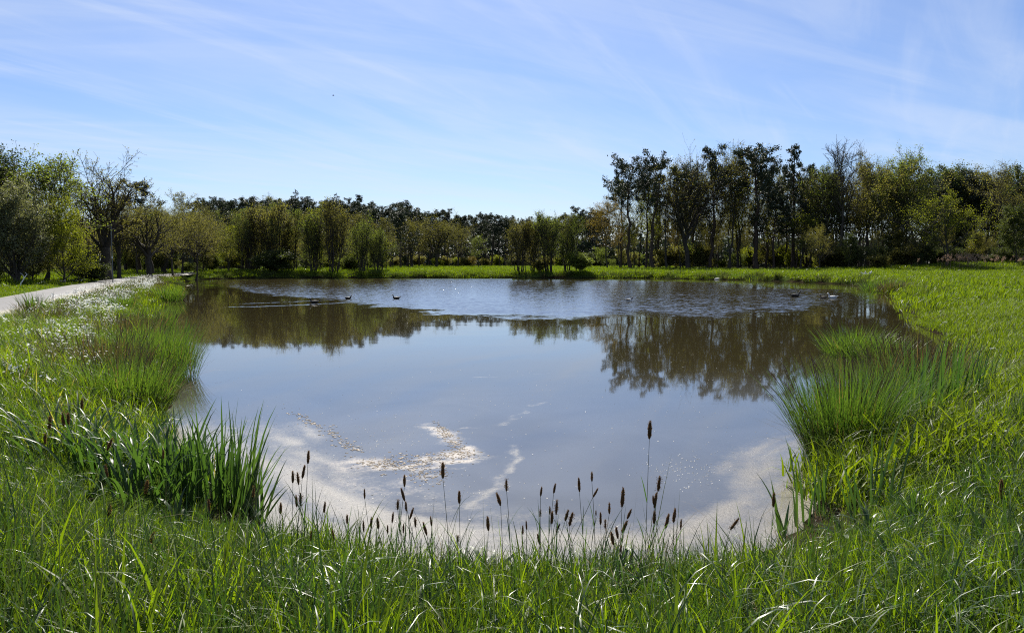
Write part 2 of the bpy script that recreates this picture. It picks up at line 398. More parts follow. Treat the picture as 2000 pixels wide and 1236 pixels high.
lay([(838, 830), (868, 842), (884, 862), (912, 878), (930, 888), (905, 902), (860, 892)], 0.13, 1.0, 0.45)
lay([(900, 885), (870, 905), (845, 900), (810, 912), (760, 908), (708, 902)], 0.24, 0.95)
lay([(870, 890), (850, 915), (838, 930), (822, 948)], 0.22, 0.75)
lay([(1052, 786), (990, 826), (940, 834), (900, 836), (890, 858)], 0.06, 0.5)
lay([(1012, 868), (992, 904), (955, 932), (958, 952), (938, 974), (905, 992)], 0.05, 0.8, 0.6)
lay([(800, 945), (770, 960), (860, 985), (1000, 1010), (1200, 1030)], 0.16, 0.5)
lay([(700, 940), (760, 960), (900, 985)], 0.25, 0.45)
lay([(935, 738), (990, 735), (1065, 728)], 0.06, 0.4)
orange = smoothstep(0.15, 0.6, st) * (Y > 7.4) * (X < -0.45)
scum = np.clip(np.maximum(film, st * 0.75), 0, 1.0)
m, t = new_mat('pond_water')
geo = t.n('ShaderNodeNewGeometry'); P0 = geo.outputs[0]
A = lambda k: t.n('ShaderNodeAttribute', dict(attribute_name=k)).outputs['Fac']
rp, sc_, og = A('ripple'), A('scum'), A('tan')
def nvec(scale, stretch, detail=3.0):
    mp = t.n('ShaderNodeMapping', i0=P0); mp.inputs['Scale'].default_value = stretch
    nd = t.n('ShaderNodeTexNoise', i0=mp.outputs[0], Scale=scale, Detail=detail, Roughness=0.55)
    return t.n('ShaderNodeVectorMath', dict(operation='SUBTRACT'), i0=nd.outputs['Color'], i1=(0.5, 0.5, 0.5)).outputs[0]
big = nvec(6.0, (0.5, 1.0, 1.0), 2.0); mid = nvec(1.5, (0.45, 1.0, 1.0), 2.0); swell = nvec(0.5, (0.35, 1.0, 1.0), 2.0)
def scl(v, s):
    nd = t.nt.nodes.new('ShaderNodeVectorMath'); nd.operation = 'SCALE'; t.put(nd.inputs[0], v); t.put(nd.inputs['Scale'], s); return nd.outputs[0]
amp_b = t.math('ADD', t.math('MULTIPLY', rp, 0.42), 0.003)
amp_s = t.math('ADD', t.math('MULTIPLY', rp, 0.05), 0.009)
vsum = t.n('ShaderNodeVectorMath', dict(operation='ADD'), i0=scl(big, amp_b), i1=scl(swell, amp_s)).outputs[0]
vsum = t.n('ShaderNodeVectorMath', dict(operation='ADD'), i0=vsum, i1=scl(mid, t.math('MULTIPLY', rp, 0.25))).outputs[0]
flat = t.n('ShaderNodeVectorMath', dict(operation='MULTIPLY'), i0=vsum, i1=(0.6, 1.0, 0.0)).outputs[0]
# breeze ripples: normals tipped towards the near bank to mirror more sky
fs = t.n('ShaderNodeSeparateXYZ', i0=flat); fy = t.math('SUBTRACT', t.math('MULTIPLY', t.math('ABSOLUTE', fs.outputs[1]), -1.0), t.math('MULTIPLY', rp, 0.022))
fy = t.math('ADD', t.math('MULTIPLY', fy, rp), t.math('MULTIPLY', fs.outputs[1], t.math('SUBTRACT', 1.0, rp)))
gl = t.n('ShaderNodeTexNoise', i0=P0, Scale=5.5, Detail=1.0)
fy = t.math('SUBTRACT', fy, t.math('MULTIPLY', t.math('MULTIPLY', t.ramp(gl.outputs[0], 0.70, 0.82), rp), 0.5))
flat = t.n('ShaderNodeCombineXYZ', i0=fs.outputs[0], i1=fy, i2=0.0).outputs[0]
nn = t.n('ShaderNodeVectorMath', dict(operation='ADD'), i0=flat, i1=(0, 0, 1)).outputs[0]
nn = t.n('ShaderNodeVectorMath', dict(operation='NORMALIZE'), i0=nn).outputs[0]
n1 = t.n('ShaderNodeTexNoise', i0=P0, Scale=26.0, Detail=6.0, Roughness=0.7)
n2 = t.n('ShaderNodeTexNoise', i0=P0, Scale=5.0, Detail=4.0, Roughness=0.6)
n3 = t.n('ShaderNodeTexNoise', i0=P0, Scale=0.55, Detail=3.0, Roughness=0.5, Distortion=1.0)
water = t.n('ShaderNodeBsdfPrincipled', Base_Color=(0.034, 0.028, 0.012), Roughness=0.03, IOR=1.6, Normal=nn)
t.put(water.inputs['Specular IOR Level'], t.math('ADD', 0.5, t.math('MULTIPLY', rp, 0.5)))
grain = t.math('ADD', t.math('MULTIPLY', n1.outputs[0], 0.75), t.math('MULTIPLY', n2.outputs[0], 0.25))
grain = t.math('ADD', t.math('MULTIPLY', t.math('SUBTRACT', grain, 0.5), 1.7), 0.5)
fac = t.ramp(t.math('SUBTRACT', sc_, grain), -0.40, 0.55)
fac = t.math('MULTIPLY', fac, t.ramp(sc_, 0.02, 0.25))
sheenf = t.math('MULTIPLY', t.math('MULTIPLY', t.math('ADD', t.math('MULTIPLY', t.ramp(n3.outputs[0], 0.2, 0.75), 0.5), 0.5), A('dust')), 0.26)
scol = t.mix(t.ramp(n1.outputs[0], 0.35, 0.65), (0.12, 0.100, 0.062), (0.285, 0.235, 0.155))
scol = t.mix(t.math('MULTIPLY', og, 0.8), scol, (0.52, 0.42, 0.29))
bpn = t.n('ShaderNodeBump', Strength=0.5, Distance=0.02, Height=n1.outputs[0])
film_s = t.n('ShaderNodeBsdfPrincipled', Base_Color=scol, Roughness=0.46, Normal=bpn.outputs[0])
film_s.inputs['Specular IOR Level'].default_value = 0.35
sky_sheen_film = t.n('ShaderNodeBsdfPrincipled', Base_Color=(0.22, 0.245, 0.29), Roughness=0.25)  # thin film tinted blue-grey to carry the sky sheen on near water
water2 = t.n('ShaderNodeMixShader', i0=sheenf, i1=water, i2=sky_sheen_film)
mx = t.n('ShaderNodeMixShader', i0=t.math('MULTIPLY', fac, 0.54), i1=water2, i2=film_s)
t.n('ShaderNodeOutputMaterial', i0=mx); M['water'] = m
link('water', mesh('water', np.stack([X, Y, np.zeros_like(X)], 1), q, [m], dict(ripple=rip, scum=scum, tan=orange, dust=smoothstep(17, 7.5, Y))), kind='structure')

# ---------------------------------------------------------------- tree builders
def grow(P, R, rng, n, t0, t1, ang, angsd, ratio, K, trop=0.0, wob=0.08, rr=0.55, shape=None, tip=0.3, minlen=0.0):
    N, Kp, _ = P.shape; Mn = N * n
    idx = np.repeat(np.arange(N), n); j = np.tile(np.arange(n), N)
    t = t0 + (t1 - t0) * (j + rng.random(Mn)) / n
    f = np.clip(t * (Kp - 1), 0, Kp - 1.001); i = f.astype(int); w = (f - i)[:, None]
    pos = P[idx, i] * (1 - w) + P[idx, i + 1] * w
    tan = unit(P[idx, i + 1] - P[idx, i])
    rad = R[idx, i] * (1 - w[:, 0]) + R[idx, i + 1] * w[:, 0]
    Lp = np.linalg.norm(np.diff(P, axis=1), axis=2).sum(1)[idx]
    ref = np.where(np.abs(tan[:, 2:3]) > 0.95, [[1.0, 0, 0]], [[0, 0, 1.0]])
    u = unit(np.cross(tan, ref)); v = np.cross(tan, u)
    az = j * 2.39996 + np.repeat(rng.random(N) * 6.28, n) + rng.normal(0, 0.5, Mn)
    a = rng.normal(ang, angsd, Mn)
    d = np.cos(a)[:, None] * tan + np.sin(a)[:, None] * (np.cos(az)[:, None] * u + np.sin(az)[:, None] * v)
    L = Lp * ratio * rng.uniform(0.7, 1.3, Mn)
    if shape is not None: L = L * shape(t)
    L = np.maximum(L, minlen)
    out = np.zeros((Mn, K, 3)); out[:, 0] = pos
    for k in range(1, K):
        d = unit(d + np.array([0, 0, trop]) / K + rng.normal(0, wob, (Mn, 3)))
        out[:, k] = out[:, k - 1] + d * (L / (K - 1))[:, None]
    r0 = np.minimum(rad * rr, L * 0.05)
    return out, r0[:, None] * np.linspace(1, tip, K)[None]

def leaves(P, rng, per, t0, spread, size, aspect=0.75, flat=0.0, along=None):
    """small kite-shaped faces scattered round the outer stretch of each branch"""
    N, K, _ = P.shape; Mn = N * per; idx = np.repeat(np.arange(N), per)
    t = t0 + (1 - t0) * rng.random(Mn); f = np.clip(t * (K - 1), 0, K - 1.001); i = f.astype(int); w = (f - i)[:, None]
    c = P[idx, i] * (1 - w) + P[idx, i + 1] * w + rng.normal(0, spread, (Mn, 3)) * [1, 1, 0.8]
    a = unit(rng.normal(0, 1, (Mn, 3)) + [0, 0, flat])
    if along is not None: a = unit(a + along * unit(P[idx, -1] - P[idx, 0]))
    b = unit(np.cross(a, rng.normal(0, 1, (Mn, 3))))
    s = size * rng.uniform(0.6, 1.35, Mn)[:, None]
    V = np.stack([c - a * s * .5, c + b * s * .5 * aspect - a * s * .05, c + a * s * .5, c - b * s * .5 * aspect - a * s * .05], 1)
    base = np.repeat(rng.random(N), per) * 0.4 + rng.random(Mn) * 0.6
    q = np.arange(Mn * 4).reshape(Mn, 4)
    return V.reshape(-1, 3), q, np.repeat(base, 4)

def stem_path(rng, H, K, lean=(0, 0), wob=0.03, curve=0.0):
    z = np.linspace(0, 1, K); o = np.cumsum(rng.normal(0, wob, (K, 2)), 0) * H / K ** 0.5; o -= o[0]
    x = lean[0] * H * (z * (1 - curve) + curve * z ** 2) + o[:, 0]; y = lean[1] * H * z + o[:, 1]
    return np.stack([x, y, z * H], 1)[None]

SHAPES = {'round': lambda t: 0.45 + 0.95 * np.sin(np.pi * np.clip(0.15 + 0.8 * t, 0, 1)),
          'vase': lambda t: 0.6 + 0.6 * np.sin(np.pi * np.clip(t, 0, 1)),
          'cone': lambda t: 1.25 * (1.08 - t), 'low': lambda t: 1.25 - 0.75 * t}

class Proto: pass
def leafy(seed, H=10.0, stems=1, r=0.17, t0=0.3, limbs=16, ang=0.85, ratio=0.48, trop=0.5, shape='round', sub=7, twig=7, per=9, spread=0.16,
          size=0.17, lean=0.0, wob=0.035, inner=0, leanx=0.0, limbwob=0.12, twig_r=1.0, flat=0.0, sub_ratio=0.42, twig_ratio=0.42, spread0=0.0, fork=0.0):
    rng = np.random.default_rng(seed); p = Proto(); p.H = H; p.trunks = []; p.branches = []
    zs = []; cr = MB()
    for s in range(stems):
        br = MB()
        a = rng.random() * 6.28 if stems == 1 else s / stems * 6.28 + rng.normal(0, .3); ln = lean * rng.uniform(0.5, 1.2)
        h = H * (1.0 if stems == 1 else rng.uniform(0.72, 1.0))
        P = stem_path(rng, h, 12, (math.cos(a) * ln + leanx, math.sin(a) * ln), wob)
        rs = r if stems == 1 else r * rng.uniform(0.55, 1.0)
        R = (rs * (1 - np.linspace(0, 1, 12) ** 0.8 * 0.93))[None]; R[0, 0] *= 1.45
        if fork: P[:, :, 2] *= fork; P[:, :, :2] *= 0.6; R = (rs * (1 - np.linspace(0, 1, 12) * 0.35))[None]; R[0, 0] *= 1.35
        if stems > 1 and spread0: P = P + np.array([math.cos(a), math.sin(a), 0]) * spread0 * rng.uniform(0.3, 1)
        V, q = tubes(P, R, 8); p.trunks.append(MB().add(V, q).mesh('trunk', [M['bark']]))
        P1, R1 = grow(P, R, rng, limbs, t0, 0.98, ang, 0.18, ratio, 7, trop, limbwob, 0.72 if fork else 0.55, None if fork else SHAPES[shape])
        P2, R2 = grow(P1, R1, rng, sub, 0.22, 1.0, 0.75, 0.2, sub_ratio, 5, trop * 0.6, 0.14, 0.6)
        P3, R3 = grow(P2, R2, rng, twig, 0.2, 1.0, 0.75, 0.25, twig_ratio, 3, 0.2, 0.15, 0.6)
        R1 = np.maximum(R1, 0.022); R2 = np.maximum(R2, 0.014 * twig_r); R3 = np.maximum(R3, 0.0085 * twig_r)
        for PP, RR, sd in ((P1, R1, 5), (P2, R2, 4), (P3, R3, 3)):
            V, q = tubes(PP, RR, sd); br.add(V, q)
        p.branches.append(br.mesh('branches', [M['bark']])); zs.append(np.concatenate(br.V)[:, 2])
        if per:
            V, q, a_ = leaves(P3, rng, per, 0.15, spread, size, flat=flat); cr.add(V, q, a=a_)
            V, q, a_ = leaves(P2, rng, max(1, per // 2), 0.4, spread, size, flat=flat); cr.add(V, q, a=a_)
        if inner:
            V, q, a_ = leaves(P1, rng, inner, 0.1, spread * 3.0, size, flat=flat); cr.add(V, q, a=a_)
    p.crown = cr.mesh('crown', [M['leaf_olive']], False) if cr.n else None
    p.H = float(np.percentile(np.concatenate(zs), 99.85)); return p

def pine(seed, H=18.0, r=0.27, t0=0.55, limbs=17, ratio=0.165, shape='round', sub=5, per=70, lean=0.0, size=0.34, spread=0.23, trop=0.7, ang=1.15, wob=0.03, droop=False):
    rng = np.random.default_rng(seed); p = Proto(); p.H = H; p.trunks = []
    br = MB(); cr = MB()
    P = stem_path(rng, H * 0.97, 12, (lean, 0), wob, 0.6)
    R = (r * (1 - np.linspace(0, 1, 12) * 0.88))[None]; R[0, 0] *= 1.35
    V, q = tubes(P, R, 8); p.trunks.append(MB().add(V, q).mesh('trunk', [M['bark_pine']]))
    P1, R1 = grow(P, R, rng, limbs, t0, 0.99, ang, 0.2, ratio, 6, trop, 0.16, 0.4, SHAPES[shape])
    P0, R0 = grow(P, R, rng, 7, t0 * 0.45, t0, 1.3, 0.2, ratio * 0.6, 4, 0.1, 0.15, 0.25)      # dead stubs
    P2, R2 = grow(P1, R1, rng, sub, 0.3, 1.0, 0.8, 0.3, 0.42, 4, trop * 0.5, 0.15, 0.6, minlen=0.35)
    R1 = np.maximum(R1, 0.03); R2 = np.maximum(R2, 0.018); R0 = np.maximum(R0, 0.02)
    for PP, RR, sd in ((P1, R1, 5), (P0, R0, 4), (P2, R2, 3)):
        V, q = tubes(PP, RR, sd); br.add(V, q)
    V, q, a_ = leaves(P2, rng, per, 0.35, spread, size, 0.36, flat=0.35 if not droop else -0.3, along=0.5); cr.add(V, q, a=a_)
    p.branches = [br.mesh('branches', [M['bark_pine']])]; p.crown = cr.mesh('crown', [M['needle']], False)
    p.H = float(np.percentile(np.concatenate(cr.V)[:, 2], 99.7)); return p

PR = {}
def forked_oak(seed):
    """one spreading oak: a short bole that forks low into heavy limbs"""
    rng = np.random.default_rng(seed); p = Proto(); br = MB(); cr = MB(); K = 8
    def path(pts, r0, r1, rot=0.0, yk=0.0):
        a = np.array(pts, float); tt = np.linspace(0, 1, len(a)); q = np.linspace(0, 1, K)
        x = np.interp(q, tt, a[:, 0]); z = np.interp(q, tt, a[:, 1]); x[1:-1] = (x[:-2] + 2 * x[1:-1] + x[2:]) / 4; z[1:-1] = (z[:-2] + 2 * z[1:-1] + z[2:]) / 4
        w = np.cumsum(rng.normal(0, .05, (K, 2)), 0) - 0; w -= w[0]
        P = np.stack([x * math.cos(rot), x * math.sin(rot) + yk * q, z], 1); P[:, :2] += w
        return P, np.linspace(r0, r1, K)
    tp, tr_ = path([(0, 0), (-.08, 1.5), (-.15, 3.05)], .46, .34); tr_[0] *= 1.3
    V, q = tubes(tp[None], tr_[None], 10); p.trunks = [MB().add(V, q).mesh('trunk', [M['bark']])]
    L = [([(-.15, 2.8), (-.1, 4.9), (-.45, 6.6), (-.8, 8.0), (-.9, 8.9)], .24, 0, .5), ([(-.1, 2.8), (.65, 3.9), (.65, 5.9), (1.0, 7.6), (.8, 9.0)], .26, 0, -.5),
         ([(-.2, 2.7), (-.95, 3.6), (-1.8, 4.5), (-2.3, 5.6)], .19, 0, .3), ([(.62, 5.0), (1.3, 6.4), (1.8, 7.3), (2.4, 8.3)], .14, 0, -.6), ([(-.15, 5.0), (-1.0, 6.3), (-1.7, 7.2), (-2.1, 8.0)], .14, 0, .2),
         ([(.6, 4.2), (1.6, 4.9), (2.5, 5.4)], .13, 0, .4), ([(-.1, 2.8), (.7, 4.2), (1.5, 5.8), (1.9, 7.4)], .18, 1.6, 0), ([(-.1, 2.8), (.8, 4.0), (1.7, 5.4), (2.0, 7.0)], .18, -1.5, 0), ([(-.1, 4.2), (.6, 6.0), (.9, 7.8)], .12, 2.4, 0), ([(-.1, 4.0), (.8, 5.6), (1.3, 7.6)], .12, -.8, 0)]
    Q = [path(a, r, .035, ro, yk) for a, r, ro, yk in L]; P1 = np.stack([a for a, b in Q]); R1 = np.stack([b for a, b in Q])
    P2, R2 = grow(P1, R1, rng, 10, .22, 1.0, .7, .2, .34, 6, .35, .16, .6)
    P3, R3 = grow(P2, R2, rng, 7, .15, 1.0, .7, .25, .46, 4, .2, .18, .6); P4, R4 = grow(P3, R3, rng, 4, .2, 1.0, .7, .25, .5, 3, .1, .2, .6)
    for PP, RR, sd, mn in ((P1, R1, 8, .03), (P2, R2, 5, .02), (P3, R3, 4, .012), (P4, R4, 3, .008)):
        V, q = tubes(PP, np.maximum(RR, mn), sd); br.add(V, q)
    V, q, a_ = leaves(P4, rng, 2, .2, .06, .11); cr.add(V, q, a=a_)
    p.branches = [br.mesh('branches', [M['bark']])]; p.crown = cr.mesh('crown', [M['leaf_olive']], False); p.H = float(np.percentile(np.concatenate(br.V)[:, 2], 99.9)); return p
PR['oak_bare'] = forked_oak(11)
PR['oak_olive'] = leafy(12, 10, r=0.36, fork=0.42, t0=0.5, limbs=10, ang=0.8, ratio=1.2, trop=0.5, sub=10, twig=10, per=8, size=0.125, spread=0.15, limbwob=0.2, sub_ratio=0.42)
PR['oak_olive_b'] = leafy(13, 10, r=0.26, t0=0.3, limbs=17, ratio=0.46, per=7, size=0.125, spread=0.16, limbwob=0.16, twig=10)
PR['oak_lean'] = leafy(14, 11, r=0.24, t0=0.22, limbs=15, ang=0.95, ratio=0.62, trop=0.25, shape='low', per=7, size=0.172, limbwob=0.2, leanx=0.22, twig=9)
PR['willow'] = leafy(15, 8, r=0.2, stems=3, lean=0.2, t0=0.06, limbs=17, ang=0.8, ratio=0.5, trop=0.7, shape='low', sub=7, twig=5, per=13, size=0.120, spread=0.16, inner=30)
PR['bushy'] = leafy(16, 8, r=0.16, t0=0.05, limbs=24, ang=1.0, ratio=0.45, trop=0.5, shape='low', per=13, size=0.128, spread=0.17, inner=30)
PR['tall_leafy'] = leafy(17, 9, r=0.15, t0=0.12, limbs=22, ang=0.65, ratio=0.34, trop=0.8, shape='round', per=8, size=0.136, spread=0.15, inner=12)
PR['alder'] = leafy(18, 8.5, stems=8, r=0.115, lean=0.16, t0=0.16, limbs=13, ang=0.6, ratio=0.24, trop=0.7, shape='round', sub=5, twig=6, per=2, size=0.13, spread=0.2, spread0=0.7)
PR['alder_b'] = leafy(19, 8.5, stems=6, r=0.115, lean=0.10, t0=0.14, limbs=14, ang=0.6, ratio=0.26, trop=0.7, shape='low', sub=5, twig=6, per=2, size=0.13, spread=0.2, spread0=0.8)
PR['birch'] = leafy(20, 9, r=0.14, t0=0.2, limbs=20, ang=0.6, ratio=0.27, trop=0.3, shape='round', per=4, size=0.119, spread=0.12, twig=9)
PR['round'] = leafy(21, 8, r=0.2, t0=0.26, limbs=18, ang=0.9, ratio=0.46, trop=0.5, shape='round', per=5, size=0.132, spread=0.17, twig=10)
PR['broad_bare'] = leafy(22, 20, r=0.48, fork=0.42, t0=0.45, limbs=11, ang=0.48, ratio=1.25, trop=0.8, sub=12, twig=12, per=3, size=0.18, spread=0.22, limbwob=0.13, twig_r=1.6, sub_ratio=0.36)
PR['poplar_bare'] = leafy(23, 20, r=0.45, t0=0.42, limbs=18, ang=0.62, ratio=0.26, trop=0.6, shape='round', sub=8, twig=8, per=1, size=0.12, spread=0.2, limbwob=0.14, twig_r=2.8)
PR['wood_leafy'] = leafy(24, 18, r=0.3, t0=0.3, limbs=20, ang=0.75, ratio=0.34, trop=0.6, shape='round', sub=7, twig=10, per=7, size=0.198, spread=0.26, limbwob=0.16, twig_r=1.6)
PR['wood_leafy_b'] = leafy(25, 18, r=0.28, t0=0.42, limbs=18, ang=0.6, ratio=0.32, trop=0.7, shape='round', sub=7, twig=10, per=3, size=0.198, spread=0.26, limbwob=0.18, twig_r=1.6)
PR['wood_slender'] = leafy(26, 16, r=0.19, t0=0.35, limbs=18, ang=0.6, ratio=0.22, trop=0.5, shape='round', sub=6, twig=10, per=3, size=0.172, spread=0.22, limbwob=0.15, twig_r=1.5, wob=0.05)
PR['wood_wide'] = leafy(27, 15, r=0.34, t0=0.16, limbs=18, ang=1.05, ratio=0.6, trop=0.3, shape='low', sub=8, twig=10, per=7, size=0.185, spread=0.24, limbwob=0.18, flat=0.6, twig_r=1.5)
PR['ivy'] = leafy(28, 15, r=0.25, t0=0.12, limbs=26, ang=0.8, ratio=0.22, trop=0.5, shape='round', sub=6, twig=6, per=15, size=0.238, spread=0.25, inner=40)
PR['pine'] = pine(31)
PR['pine_b'] = pine(32, t0=0.6, limbs=14, ratio=0.165, wob=0.045)
PR['pine_c'] = pine(33, t0=0.42, limbs=24, ratio=0.19, per=80)
PR['pine_lean'] = pine(34, t0=0.52, limbs=14, ratio=0.26, lean=-0.12, wob=0.04)
PR['pine_open'] = pine(35, t0=0.42, limbs=15, ratio=0.24, per=70, sub=5, wob=0.04)
PR['spruce'] = pine(36, t0=0.25, limbs=46, ratio=0.17, shape='cone', per=16, ang=1.5, trop=-0.25, droop=True, wob=0.01, size=0.36, spread=0.16)
PR['larch'] = pine(37, t0=0.3, limbs=44, ratio=0.13, shape='cone', per=5, ang=1.35, trop=0.2, wob=0.01, size=0.26, spread=0.12)
PR['sapling'] = leafy(41, 4.5, r=0.05, t0=0.1, limbs=14, ang=0.75, ratio=0.42, trop=0.5, shape='round', sub=5, twig=5, per=9, size=0.154, spread=0.16)
PR['shrub'] = leafy(42, 3, stems=5, r=0.04, lean=0.35, t0=0.1, limbs=9, ang=0.7, ratio=0.42, trop=0.4, shape='round', sub=5, twig=4, per=10, size=0.154, spread=0.15)

def tree(proto, name, cat, label, px, d, top, leafmat=None, group=None, wide=1.0, rot=None, bark=None, x=None):
    """a tree standing on the ground d metres out along the view of column px, tall enough to reach row top of the photograph"""
    pr = PR[proto]
    xx = x_at(px, d) if x is None else x
    z = gz(xx, d) - 0.05
    H = at_depth(px, top, d)[2] - z
    s = H / pr.H
    root = link(name, None, loc=(xx, d, z), rotz=random.uniform(0, 6.28) if rot is None else rot, scale=(s * wide, s * wide, s), label=label, category=cat, group=group)
    root.empty_display_size = 0.5
    for tm, bm_ in zip(pr.trunks, pr.branches):
        o = link('trunk', tm, root); link('branches', bm_, o)
        if bark: o.material_slots[0].link = 'OBJECT'; o.material_slots[0].material = M[bark]
    if pr.crown:
        o = link('crown', pr.crown, root)
        if leafmat: o.material_slots[0].link = 'OBJECT'; o.material_slots[0].material = M[leafmat]
    return root

random.seed(7)
